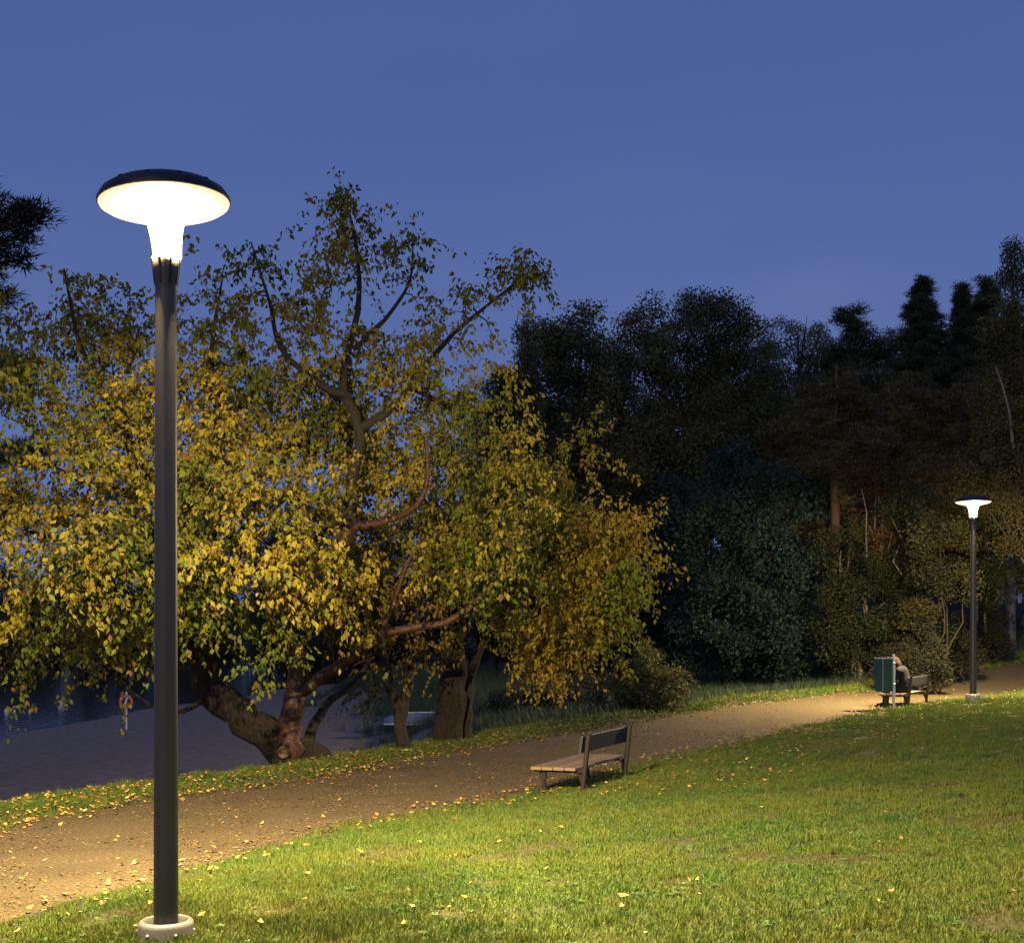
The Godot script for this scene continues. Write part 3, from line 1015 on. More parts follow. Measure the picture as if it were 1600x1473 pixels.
func cherry() -> void:
	var o := thing("cherry_tree", "leaning old cherry tree with yellow autumn leaves on the bank", "tree", ground_at(448, 20.0))
	var limbs := [
		[[at(470, 1222, 20), at(455, 1185, 20), at(410, 1145, 19.9), at(360, 1105, 19.8), at(322, 1065, 19.6), at(315, 1015, 19.5), at(300, 960, 19.3)], 0.37, 0.2, "bark"],
		[[at(520, 1212, 19.9), at(492, 1180, 20.0), at(462, 1165, 20.0)], 0.22, 0.20, "bark"],
		[[at(453, 1205, 19.75), at(455, 1150, 19.7), at(458, 1090, 19.7), at(466, 1030, 19.7), at(452, 1003, 19.6), at(432, 985, 19.5), at(448, 955, 19.4), at(486, 915, 19.4), at(520, 878, 19.4), at(546, 828, 19.4)], 0.19, 0.13, "red_bark"],
		[[at(546, 828, 19.4), at(550, 740, 19.5), at(563, 690, 19.6), at(556, 650, 19.6), at(537, 610, 19.6), at(542, 560, 19.5), at(558, 490, 19.5), at(560, 420, 19.4), at(548, 340, 19.4), at(522, 288, 19.3)], 0.12, 0.012, "dark_bark"],
		[[at(556, 672, 19.6), at(610, 640, 19.8), at(640, 605, 20), at(700, 530, 20.2), at(760, 478, 20.2), at(812, 438, 20.1), at(856, 424, 20)], 0.08, 0.01, "dark_bark"],
		[[at(545, 620, 19.6), at(500, 600, 19.3), at(440, 545, 19.0), at(420, 470, 18.9), at(392, 378, 18.8)], 0.07, 0.01, "dark_bark"],
		[[at(552, 545, 19.5), at(600, 500, 19.6), at(640, 440, 19.7), at(645, 375, 19.7)], 0.05, 0.01, "dark_bark"],
		[[at(548, 825, 19.4), at(610, 812, 19.2), at(655, 785, 19.0), at(668, 740, 18.9), at(665, 690, 18.8)], 0.08, 0.03, "red_bark"],
		[[at(460, 1090, 19.7), at(505, 1055, 19.6), at(545, 1030, 19.5), at(600, 990, 19.3), at(650, 980, 19.2), at(700, 970, 19.1), at(745, 940, 19), at(775, 900, 18.9), at(792, 865, 18.8)], 0.11, 0.03, "red_bark"],
		[[at(592, 994, 19.3), at(615, 945, 19.2), at(632, 890, 19.1), at(656, 845, 19.0)], 0.05, 0.025, "red_bark"],
		[[at(478, 1175, 20.2), at(492, 1130, 20.3), at(515, 1095, 20.5), at(555, 1065, 20.8), at(590, 1010, 21.2)], 0.10, 0.03, "dark_bark"],
		[[at(310, 1000, 19.5), at(270, 930, 19.0), at(205, 880, 18.5), at(120, 850, 18.2), at(40, 830, 18.0)], 0.16, 0.02, "bark"],
		[[at(303, 960, 19.3), at(285, 850, 19), at(235, 750, 18.8), at(180, 650, 18.8), at(125, 540, 18.8), at(100, 420, 18.8)], 0.17, 0.012, "bark"],
		[[at(300, 950, 19.3), at(330, 830, 18.6), at(345, 700, 18.3), at(330, 560, 18.3), at(348, 430, 18.3)], 0.15, 0.012, "dark_bark"],
		[[at(320, 1010, 19.3), at(350, 920, 18.0), at(380, 850, 17.0), at(400, 780, 16.4)], 0.12, 0.02, "dark_bark"],
		[[at(300, 1020, 19.2), at(240, 960, 17.8), at(170, 920, 16.8), at(90, 940, 16.2)], 0.1, 0.02, "dark_bark"],
		[[at(318, 1092, 19.6), at(285, 1112, 19.5), at(246, 1108, 19.3), at(222, 1092, 19.2), at(202, 1080, 19.1)], 0.05, 0.012, "dark_bark"],
		[[at(440, 900, 19.4), at(480, 850, 18.0), at(520, 820, 17.0), at(560, 780, 16.4)], 0.07, 0.02, "dark_bark"],
		[[at(250, 770, 18.9), at(150, 760, 19.2), at(60, 720, 19.4), at(-20, 700, 19.5)], 0.07, 0.015, "dark_bark"],
		[[at(640, 605, 20), at(720, 640, 20.5), at(790, 650, 20.8), at(850, 690, 21)], 0.05, 0.012, "dark_bark"],
		[[at(455, 1192, 19.6), at(428, 1204, 19.35), at(400, 1214, 19.1), at(380, 1224, 18.95)], 0.13, 0.03, "bark", 1],
		[[at(468, 1196, 19.55), at(474, 1208, 19.2), at(484, 1222, 18.9)], 0.12, 0.03, "bark", 1],
		[[at(490, 1190, 19.7), at(516, 1200, 19.45), at(545, 1206, 19.3)], 0.12, 0.02, "bark", 1],
	]
	var blobs := [
		[535, 325, 30, 50, 19.4, 0.4, 2.2], [550, 390, 34, 50, 19.4, 0.5, 1.6], [400, 410, 34, 50, 18.9, 0.5, 1.2], [640, 390, 30, 30, 19.7, 0.4, 1.5], [835, 428, 36, 22, 20.0, 0.4, 1.6], [620, 400, 50, 50, 19.6, 0.7, 0.6], [820, 440, 45, 35, 20.0, 0.5, 0.7], [740, 480, 60, 50, 20.1, 0.8, 0.50],
		[550, 490, 110, 90, 19.5, 1.4, 0.72], [430, 530, 110, 80, 19.2, 1.4, 0.72], [660, 540, 100, 90, 20.0, 1.4, 0.72], [330, 540, 90, 90, 18.6, 1.4, 0.65], [180, 540, 110, 80, 18.8, 1.6, 0.65], [70, 510, 80, 70, 18.8, 1.4, 0.8], [115, 440, 40, 40, 18.8, 0.8, 0.5], [345, 460, 40, 50, 18.4, 0.8, 0.6],
		[540, 640, 190, 80, 20.6, 1.4, 0.7], [720, 650, 110, 100, 20.2, 1.8, 1.1], [300, 660, 170, 90, 18.2, 2.4, 1.2], [100, 650, 130, 90, 18.4, 2.2, 1.1],
		[400, 770, 170, 80, 17.4, 2.4, 1.5], [200, 770, 170, 90, 17.6, 2.4, 1.4], [640, 760, 130, 80, 20.2, 1.4, 1.2], [790, 760, 90, 90, 19.6, 1.6, 1.2], [40, 800, 80, 80, 17.8, 2.0, 1.1],
		[350, 870, 130, 80, 16.6, 1.8, 1.9], [190, 870, 130, 70, 16.8, 1.8, 1.7], [500, 880, 80, 70, 16.8, 1.4, 1.5], [60, 920, 80, 80, 16.8, 1.4, 1.3], [740, 860, 90, 80, 18.6, 1.5, 1.4], [330, 960, 80, 50, 16.8, 1.2, 1.1], [430, 930, 40, 50, 16.8, 0.8, 1.0], [520, 940, 40, 40, 17.0, 0.6, 1.0], [80, 1010, 50, 35, 17.0, 0.8, 0.7], [220, 960, 70, 45, 16.6, 1.0, 1.0],
		[60, 1050, 80, 30, 18.5, 1.0, 0.6], [150, 1000, 90, 60, 19.0, 1.2, 0.8], [220, 1090, 60, 20, 19.2, 0.6, 0.3], [560, 990, 70, 40, 19.6, 0.8, 0.3], [420, 1000, 50, 30, 17.0, 0.8, 0.8], [260, 900, 160, 90, 17.6, 1.8, 1.2], [120, 990, 150, 60, 21.5, 1.2, 0.8], [20, 620, 60, 120, 19.5, 2.0, 1.0], [10, 760, 60, 80, 19.0, 2.0, 1.0], [150, 520, 150, 60, 20.5, 1.2, 0.72], [300, 640, 240, 110, 21.5, 1.6, 0.9], [250, 800, 220, 90, 21.5, 1.6, 1.0], [620, 860, 100, 70, 21.0, 1.2, 1.0], [570, 730, 150, 110, 21.9, 1.0, 1.3], [600, 610, 150, 70, 21.5, 1.0, 0.9], [500, 800, 90, 80, 21.4, 1.0, 1.0],
	]
	leafy_tree(o, limbs, [2], blobs, 2900, 28, 0.092, [Color(.10, .135, .02), Color(.30, .25, .03), Color(.15, .085, .025)], 601, 300)
	var sc := st_new()
	var n := 14
	var c := at(443, 1176, 19.52) - o.position
	for ring in 3:
		var r0: float = [0.0, 0.045, 0.08][ring]
		var r1: float = [0.045, 0.08, 0.105][ring]
		var z0: float = [0.0, 0.005, 0.03][ring]
		var z1: float = [0.005, 0.03, -0.03][ring]
		for k in n:
			var a := TAU * k / n
			var b := TAU * (k + 1) / n
			quad(sc, c + Vector3(cos(a) * r0, sin(a) * r0, z0), c + Vector3(cos(a) * r1, sin(a) * r1, z1), c + Vector3(cos(b) * r1, sin(b) * r1, z1), c + Vector3(cos(b) * r0, sin(b) * r0, z0))
	obj("pruning_scar", sc.commit(), mats["scar"], o)


func second_tree() -> void:
	var o := thing("thick_trunk_tree", "yellow-green leafy tree on a thick straight trunk behind the bench", "tree", ground_at(703, 22.6))
	var limbs := [
		[[at(698, 1185, 22.6), at(700, 1130, 22.6), at(708, 1060, 22.6), at(712, 990, 22.6), at(706, 920, 22.6), at(712, 840, 22.6)], 0.34, 0.17, "bark"],
		[[at(726, 1172, 22.8), at(728, 1120, 22.9), at(738, 1050, 23), at(762, 985, 23), at(790, 920, 22.8)], 0.14, 0.03, "dark_bark"],
		[[at(708, 960, 22.6), at(770, 920, 22.2), at(840, 880, 21.8), at(920, 850, 21.4), at(980, 840, 21.2)], 0.14, 0.015, "dark_bark"],
		[[at(760, 990, 23), at(820, 980, 22.5), at(880, 960, 22), at(940, 940, 21.6)], 0.09, 0.015, "dark_bark"],
		[[at(710, 860, 22.6), at(770, 790, 22.4), at(850, 740, 22.4), at(920, 720, 22.4)], 0.12, 0.015, "dark_bark"],
		[[at(712, 850, 22.6), at(700, 780, 22.6), at(720, 700, 22.6)], 0.11, 0.015, "dark_bark"],
	]
	var blobs := [
		[880, 850, 110, 80, 21.8, 1.6, 1.4], [950, 880, 65, 85, 21.4, 1.3, 1.4], [930, 960, 60, 60, 21.2, 1.1, 1.4], [850, 950, 80, 70, 21.4, 1.2, 1.3], [860, 1030, 70, 30, 21.4, 0.8, 1.0], [780, 880, 70, 80, 22.0, 1.3, 1.2], [890, 740, 70, 50, 22.4, 1.0, 0.5], [820, 780, 80, 60, 22.2, 1.2, 1.0], [920, 690, 50, 40, 22.4, 0.8, 0.2], [720, 800, 70, 80, 22.6, 1.4, 0.8], [990, 830, 30, 40, 21.4, 0.6, 1.0],
	]
	leafy_tree(o, limbs, [2], blobs, 1050, 28, 0.088, [Color(.14, .17, .02), Color(.34, .25, .03), Color(.20, .11, .025)], 611)


func forked_tree() -> void:
	var o := thing("forked_tree", "slim dark forked tree standing between cherry and thick trunk", "tree", ground_at(630, 21.4))
	var limbs := [
		[[at(630, 1190, 21.4), at(627, 1150, 21.4), at(622, 1115, 21.4), at(606, 1060, 21.3), at(596, 1010, 21.3), at(580, 930, 21.2)], 0.13, 0.04, "dark_bark"],
		[[at(626, 1130, 21.4), at(637, 1080, 21.5), at(645, 1020, 21.5), at(652, 950, 21.6), at(648, 880, 21.6)], 0.08, 0.035, "dark_bark"],
		[[at(600, 1040, 21.3), at(575, 1030, 21.2), at(552, 1040, 21.1)], 0.03, 0.01, "dark_bark"],
	]
	var blobs := [[580, 900, 70, 60, 21.4, 1.0, 1.0], [660, 900, 60, 60, 21.6, 1.0, 1.0], [570, 1010, 50, 50, 21.3, 0.8, 0.7], [660, 1000, 50, 50, 21.5, 0.8, 0.8], [580, 1080, 30, 30, 21.3, 0.4, 0.3], [500, 940, 70, 60, 21.6, 1.0, 0.8]]
	leafy_tree(o, limbs, [1], blobs, 170, 26, 0.09, [Color(.10, .11, .025), Color(.24, .17, .04), Color(.16, .09, .03)], 621)


func shrubs() -> void:
	var s0 := Color(.050, .055, .022)
	var s1 := Color(.10, .09, .036)
	broadleaf("round_shrub", "rounded olive shrub at the edge of the path beyond the bench", "shrub", ground_at(1005, 30.0), [[1000, 1052, 50, 42, 30.0, 0.7], [1038, 1072, 40, 36, 30.0, 0.6], [965, 1082, 40, 34, 30.0, 0.5], [1010, 1092, 66, 26, 29.8, 0.6]], 2.8, 0.24, s0 * 1.3, s1 * Color(1.2, 1.4, 1.2), "dark_bark", 701, "", 0.03, 5)
	var low := [[775, 1105, 33.0], [830, 1100, 33.5], [885, 1095, 33.0], [930, 1085, 34.0]]
	var lab := ["low dark shrub just right of the thick trunk", "low dark shrub under the middle of the yellow crown", "low dark shrub behind the bench's backrest", "low dark shrub touching the rounded olive shrub"]
	for i in 4:
		var l: Array = low[i]
		broadleaf("low_shrub", lab[i], "shrub", ground_at(l[0], l[2]), [[l[0], l[1], 40, 30, l[2], 0.6], [l[0] + 15, l[1] + 20, 40, 20, l[2] - 0.3, 0.6]], 2.6, 0.26, Color(.018, .030, .020), Color(.035, .045, .028), "dark_bark", 711 + i, "low shrubs behind the yellow crown", 0.03, 4)
	broadleaf("dark_bush", "near-black leafy bush in the dark gap beside the olive shrub", "shrub", ground_at(1050, 52), [[1000, 900, 60, 80, 52.0, 1.5], [1040, 980, 60, 70, 52.0, 1.5], [980, 1010, 60, 50, 51.0, 1.5], [1060, 1040, 60, 40, 51.0, 1.2]], 2.6, 0.5, Color(.012, .018, .014), Color(.022, .028, .02), "dark_bark", 731, "", 0.1, 3)
	var dry := [[1455, 1020, 36.5], [1500, 1000, 40.0], [1540, 985, 44.0], [1400, 1025, 38.0]]
	var dl := ["grey-brown dry shrub right behind the sitting person", "grey-brown dry shrub left of the far lamp post", "grey-brown dry shrub between far lamp and grey trunk", "dim brown shrub behind the green bin"]
	for i in 4:
		var l: Array = dry[i]
		broadleaf("dry_shrub", dl[i], "shrub", ground_at(l[0], l[2]), [[l[0], l[1], 34, 36, l[2], 0.7], [l[0] + 6, l[1] + 28, 36, 20, l[2], 0.6]], 2.2, 0.26, Color(.013, .016, .010), Color(.026, .026, .015), "dark_bark", 721 + i, "dry shrubs along the far path", 0.025, 6)


# ---------------------------------------------------------------- lamps
func lamps() -> void:
	var o := thing("street_lamp", "tall near post lamp with glowing mushroom head beside the gravel path", "street lamp", Vector3(-2.3, height(-2.3, 8.5) + 0.01, -8.5), 0.0, "mushroom post lamps along the path")
	# base ring, with bolts round it
	var ring := obj("base_ring", lathe([Vector2(0.182, -0.1), Vector2(0.182, 0.085), Vector2(0.176, 0.106), Vector2(0.162, 0.118), Vector2(0.150, 0.118), Vector2(0.142, 0.110), Vector2(0.138, 0.05), Vector2(0.05, 0.07)], 40), mats["base_metal"], o)
	for k in 6:
		var a := deg_to_rad(-115.0 + k * 60.0)
		var bt := obj("bolt", lathe([Vector2(0.013, 0), Vector2(0.013, 0.006), Vector2(0.008, 0.012), Vector2(0.0, 0.013)], 10), mats["bolt"], ring)
		bt.transform = Transform3D(Basis(Vector3(-sin(a), 0, -cos(a)), Vector3(cos(a), 0, -sin(a)), Vector3(0, 1, 0)).orthonormalized(), Vector3(cos(a) * 0.181, 0.045, -sin(a) * 0.181))
	obj("pole", lathe([Vector2(0.080, 0.05), Vector2(0.080, 0.4), Vector2(0.074, 2.6), Vector2(0.069, 4.20), Vector2(0.072, 4.36)], 32), mats["pole_paint"], o)
	# collar: a flared sleeve with upright ribs
	var collar := obj("collar", lathe([Vector2(0.071, 4.30), Vector2(0.075, 4.34), Vector2(0.087, 4.42), Vector2(0.094, 4.50), Vector2(0.092, 4.508), Vector2(0.02, 4.509)], 32), mats["pole_paint"], o)
	for k in 8:
		var a := TAU * k / 8 + 0.2
		var rb := st_new()
		var dir := Vector3(cos(a), 0, sin(a))
		beam(rb, dir * 0.075 + Vector3(0, 4.33, 0), dir * 0.0935 + Vector3(0, 4.492, 0), 0.016, 0.010, dir, 0.002)
		obj("rib", rb.commit(), mats["lid"], collar)
	# the opal diffuser: neck, curve and dish
	obj("diffuser", lathe([Vector2(0.093, 4.511), Vector2(0.097, 4.58), Vector2(0.105, 4.66), Vector2(0.117, 4.72), Vector2(0.132, 4.757), Vector2(0.157, 4.78), Vector2(0.20, 4.794), Vector2(0.27, 4.808), Vector2(0.34, 4.824), Vector2(0.39, 4.842), Vector2(0.418, 4.86), Vector2(0.426, 4.875)], 64), mats["diffuser"], o)
	# the dark lid, a shallow dome with six low ribs
	var lid := obj("lid", lathe([Vector2(0.0, 4.876), Vector2(0.424, 4.872), Vector2(0.432, 4.876), Vector2(0.432, 4.895), Vector2(0.40, 4.945), Vector2(0.335, 4.985), Vector2(0.24, 5.01), Vector2(0.10, 5.024), Vector2(0.0, 5.026)], 64), mats["lid"], o)
	for k in 12:
		var a := TAU * k / 12
		var rb := st_new()
		var dir := Vector3(cos(a), 0, sin(a))
		beam(rb, dir * 0.385 + Vector3(0, 4.957, 0), dir * 0.16 + Vector3(0, 5.019, 0), 0.03, 0.012, Vector3.UP, 0.003)
		obj("rib", rb.commit(), mats["lid"], lid)
	# four bulbs under the lid, each with its light
	var bm := lathe([Vector2(0.0, -0.028), Vector2(0.02, -0.02), Vector2(0.028, 0.0), Vector2(0.02, 0.02), Vector2(0.0, 0.028)], 14)
	for k in 4:
		var a := TAU * k / 4 + 0.5
		var spot := Vector3(cos(a) * 0.1, 4.84 if k % 2 == 0 else 4.82, sin(a) * 0.1)
		obj("bulb", bm, mats["bulb"], o).position = spot
		var l := OmniLight3D.new()
		l.name = "lamp_light"
		l.position = spot
		l.light_color = Color8(255, 222, 160)
		l.light_energy = LAMP
		l.light_size = 0.025
		l.omni_range = 60.0
		l.omni_attenuation = 2.0
		l.shadow_enabled = true
		o.add_child(l, true)
		# a lens throws most of it downwards
		var p := SpotLight3D.new()
		p.name = "down_light"
		p.position = spot
		p.rotation.x = -PI / 2
		p.light_color = l.light_color
		p.light_energy = DOWN
		p.light_size = 0.025
		p.spot_angle = 84.0
		p.spot_angle_attenuation = 1.0
		p.spot_range = 60.0
		p.spot_attenuation = 2.0
		p.shadow_enabled = true
		o.add_child(p, true)
	var f := o.duplicate()
	f.name = numbered("street_lamp")
	add_child(f)
	f.position = Vector3(11.43, height(11.43, 31.7) + 0.10, -31.7)
	f.rotation.y = 0.4
	# the near lamp's head sits a little askew on its post
	var askew := Transform3D(Basis(Vector3(0, 0, 1), deg_to_rad(3.2)), Vector3.ZERO)
	var pivot := Vector3(0, 4.7, 0)
	for c in o.get_children():
		if not str(c.name).begins_with("base_ring") and not str(c.name).begins_with("pole") and not str(c.name).begins_with("collar"):
			c.transform = Transform3D(Basis(), pivot) * askew * Transform3D(Basis(), -pivot) * c.transform
	f.set_meta("label", "small far post lamp with glowing head beside the distant bench")


# ---------------------------------------------------------------- benches
func bench(label: String, where: Vector3, turn: float, sd: int) -> Node3D:
	rng.seed = sd
	var o := thing("park_bench", label, "bench", where, turn, "wooden benches facing the lake")
	var len := 1.56
	# local axes: x along the bench, -z to the front
	for i in 4:
		var st := st_new()
		var z := -0.115 - i * 0.157
		beam(st, Vector3(-0.07, 0.325 - i * 0.004, z), Vector3(len + 0.07, 0.325 - i * 0.004, z), 0.15, 0.042, Vector3.UP, 0.007)
		var p := obj("seat_plank", st.commit(), mats["wood_%d" % ((i + sd) % 3)], o)
		var eg := st_new()
		beam(eg, Vector3(-0.0735, 0.325 - i * 0.004, z), Vector3(-0.0712, 0.325 - i * 0.004, z), 0.142, 0.036, Vector3.UP, 0.004)
		obj("end_grain", eg.commit(), mats["end_grain"], p)
	var bk := st_new()
	beam(bk, Vector3(-0.10, 0.645, 0.045), Vector3(len + 0.10, 0.645, 0.045), 0.035, 0.215, Vector3(0, 1, 0.14).normalized(), 0.006)
	obj("backrest_plank", bk.commit(), mats["back_paint"], o)
	for s in 2:
		var x := 0.02 if s == 0 else len - 0.02
		var post := st_new()
		beam(post, Vector3(x, -0.12, 0.005), Vector3(x, 0.775, 0.106), 0.05, 0.055, Vector3(0, 0, 1), 0.006)
		obj("rear_post", post.commit(), mats["leg_paint"], o)
		var br := st_new()
		beam(br, Vector3(x + 0.03, -0.1, 0.10), Vector3(x + 0.03, 0.29, -0.03), 0.03, 0.06, Vector3(0, 0, 1), 0.004)
		obj("brace", br.commit(), mats["leg_paint"], o)
		var fl := st_new()
		beam(fl, Vector3(x, -0.12, -0.46), Vector3(x, 0.302, -0.555), 0.045, 0.045, Vector3(0, 0, 1), 0.005)
		obj("front_leg", fl.commit(), mats["leg_paint"], o)
		var gs := st_new()
		beam(gs, Vector3(x, 0.17, -0.515), Vector3(x, 0.302, -0.535), 0.042, 0.09, Vector3(0, 0, 1), 0.005)
		obj("gusset", gs.commit(), mats["leg_paint"], o)
		var rail := st_new()
		beam(rail, Vector3(x, 0.288, 0.03), Vector3(x, 0.280, -0.64), 0.05, 0.03, Vector3.UP, 0.004)
		obj("seat_rail", rail.commit(), mats["leg_paint"], o)
		for yy in [0.60, 0.70]:
			var bt := obj("bolt", lathe([Vector2(0.012, 0), Vector2(0.012, 0.004), Vector2(0.0, 0.009)], 8), mats["bolt"], o)
			bt.transform = Transform3D(Basis(Vector3.RIGHT, PI / 2), Vector3(x, yy, 0.032 + yy * 0.105))
	return o


func benches() -> void:
	bench("weathered wooden park bench nearest to us on the lawn's edge", Vector3(0.866, height(0.87, 16.2) - 0.03, -16.2), deg_to_rad(64.7), 1)
	bench("distant park bench with the person sitting on it", far_bench_at(), deg_to_rad(56.0), 2)


func far_bench_at() -> Vector3:
	return Vector3(9.66, height(9.66, 31.3) - 0.01, -31.3)


func litter_bin() -> void:
	var x := 9.13
	var d := 30.6
	var o := thing("litter_bin", "dark green litter bin hung on a grey metal post", "litter bin", on_ground(x, d, 0.0), deg_to_rad(8.0))
	var post := obj("post", lathe([Vector2(0.034, -0.2), Vector2(0.034, 1.30), Vector2(0.028, 1.325), Vector2(0.0, 1.33)], 14), mats["galvanised"], o)
	# body: a box with rounded corners, open at the top
	var st := st_new()
	var c := Vector3(-0.255, 0, 0.0)
	var twist := deg_to_rad(74.0)
	var ring := []
	for q in 4:
		for k in 5:
			var a := PI / 2 * q + PI / 2 * k / 4.0
			var corner: Vector2 = [Vector2(1, 1), Vector2(-1, 1), Vector2(-1, -1), Vector2(1, -1)][q] * Vector2(0.155, 0.145)
			ring.append((corner * 0.86 + Vector2(cos(a), sin(a)) * 0.03).rotated(twist))
	var n := ring.size()
	var ys := [0.44, 0.46, 1.22, 1.235]
	for i in n:
		var a: Vector2 = ring[i]
		var b: Vector2 = ring[(i + 1) % n]
		for j in 3:
			var s0: float = [0.94, 1.0, 1.0][j]
			var s1: float = [1.0, 1.0, 0.985][j]
			quad(st, c + Vector3(a.x * s0, ys[j], a.y * s0), c + Vector3(a.x * s1, ys[j + 1], a.y * s1), c + Vector3(b.x * s1, ys[j + 1], b.y * s1), c + Vector3(b.x * s0, ys[j], b.y * s0))
		tri(st, c + Vector3(a.x * .94, 0.44, a.y * .94), c + Vector3(b.x * .94, 0.44, b.y * .94), c + Vector3(0, 0.44, 0))
		quad(st, c + Vector3(b.x * .93, 0.5, b.y * .93), c + Vector3(b.x * .93, 1.235, b.y * .93), c + Vector3(a.x * .93, 1.235, a.y * .93), c + Vector3(a.x * .93, 0.5, a.y * .93))
	obj("body", st.commit(), mats["bin_green"], o)
	var rim := st_new()
	for i in n:
		var a: Vector2 = ring[i]
		var b: Vector2 = ring[(i + 1) % n]
		quad(rim, c + Vector3(a.x * 1.03, 1.225, a.y * 1.03), c + Vector3(a.x * 1.03, 1.25, a.y * 1.03), c + Vector3(b.x * 1.03, 1.25, b.y * 1.03), c + Vector3(b.x * 1.03, 1.225, b.y * 1.03))
		quad(rim, c + Vector3(a.x * 1.03, 1.25, a.y * 1.03), c + Vector3(a.x * .92, 1.25, a.y * .92), c + Vector3(b.x * .92, 1.25, b.y * .92), c + Vector3(b.x * 1.03, 1.25, b.y * 1.03))
	obj("rim", rim.commit(), mats["galvanised"], o)
	var seam := st_new()
	var cv := Vector2(0.155, 0.147).rotated(twist)
	beam(seam, c + Vector3(cv.x, 0.46, cv.y), c + Vector3(cv.x, 1.22, cv.y), 0.014, 0.014, Vector3(0, 0, 1), 0.003)
	obj("corner_strip", seam.commit(), mats["galvanised"], o)
	for y in [0.62, 1.12]:
		var cl := obj("clamp", lathe([Vector2(0.036, y - .02), Vector2(0.044, y - .015), Vector2(0.044, y + .015), Vector2(0.036, y + .02)], 14), mats["galvanised"], o)
		var arm := st_new()
		beam(arm, Vector3(-0.03, y, 0), Vector3(-0.09, y, 0), 0.03, 0.025, Vector3.UP, 0.003)
		obj("bracket", arm.commit(), mats["galvanised"], cl)


# ---------------------------------------------------------------- the person on the far bench
func cap(p: Vector3, c: Array) -> float:
	var a: Vector3 = c[0]
	var ab: Vector3 = c[1] - a
	var k := clampf((p - a).dot(ab) / maxf(ab.length_squared(), 1e-9), 0, 1)
	return p.distance_to(a + ab * k) - lerpf(c[2], c[3], k)


func skin_of(caps: Array, cell: float, blend: float) -> ArrayMesh:
	# surface nets over the smooth union of tapered capsules
	var lo := Vector3.INF
	var hi := -Vector3.INF
	for c in caps:
		for e in 2:
			var r: float = c[2 + e] + cell * 2.5
			lo = lo.min(c[e] - Vector3.ONE * r)
			hi = hi.max(c[e] + Vector3.ONE * r)
	var n := Vector3i(((hi - lo) / cell).ceil()) + Vector3i.ONE
	var f := PackedFloat32Array()
	f.resize(n.x * n.y * n.z)
	for z in n.z:
		for y in n.y:
			for x in n.x:
				var p := lo + Vector3(x, y, z) * cell
				var v := 1e3
				for c in caps:
					var q := cap(p, c)
					if q < v + blend:
						var h := clampf(0.5 + 0.5 * (v - q) / blend, 0, 1)
						v = lerpf(v, q, h) - blend * h * (1 - h)
				f[(z * n.y + y) * n.x + x] = v
	var ids := {}
	var verts := PackedVector3Array()
	var sx := 1
	var sy := n.x
	var sz := n.x * n.y
	for z in n.z - 1:
		for y in n.y - 1:
			for x in n.x - 1:
				var i := z * sz + y * sy + x
				var sum := Vector3.ZERO
				var cnt := 0
				for e in [[0, 1], [2, 3], [4, 5], [6, 7], [0, 2], [1, 3], [4, 6], [5, 7], [0, 4], [1, 5], [2, 6], [3, 7]]:
					var a: int = e[0]
					var b: int = e[1]
					var fa := f[i + (a & 1) * sx + ((a >> 1) & 1) * sy + (a >> 2) * sz]
					var fb := f[i + (b & 1) * sx + ((b >> 1) & 1) * sy + (b >> 2) * sz]
					if (fa < 0) != (fb < 0):
						var k := fa / (fa - fb)
						sum += Vector3(a & 1, (a >> 1) & 1, a >> 2).lerp(Vector3(b & 1, (b >> 1) & 1, b >> 2), k)
						cnt += 1
				if cnt > 0:
					ids[i] = verts.size()
					verts.append(lo + (Vector3(x, y, z) + sum / cnt) * cell)
	var idx := PackedInt32Array()
	var strides := [sx, sy, sz]
	for z in range(1, n.z - 1):
		for y in range(1, n.y - 1):
			for x in range(1, n.x - 1):
				var i := z * sz + y * sy + x
				for ax in 3:
					var fa := f[i]
					var fb := f[i + strides[ax]]
					if (fa < 0) == (fb < 0):
						continue
					var u: int = strides[(ax + 1) % 3]
					var w: int = strides[(ax + 2) % 3]
					var q := [ids[i - u - w], ids[i - w], ids[i], ids[i - u]]
					if fa < 0:
						idx.append_array([q[0], q[2], q[1], q[0], q[3], q[2]])
					else:
						idx.append_array([q[0], q[1], q[2], q[0], q[2], q[3]])
	var st := st_new()
	st.set_smooth_group(0)
	for k in idx:
		st.add_vertex(verts[k])
	st.index()
	st.generate_normals()
	return st.commit()


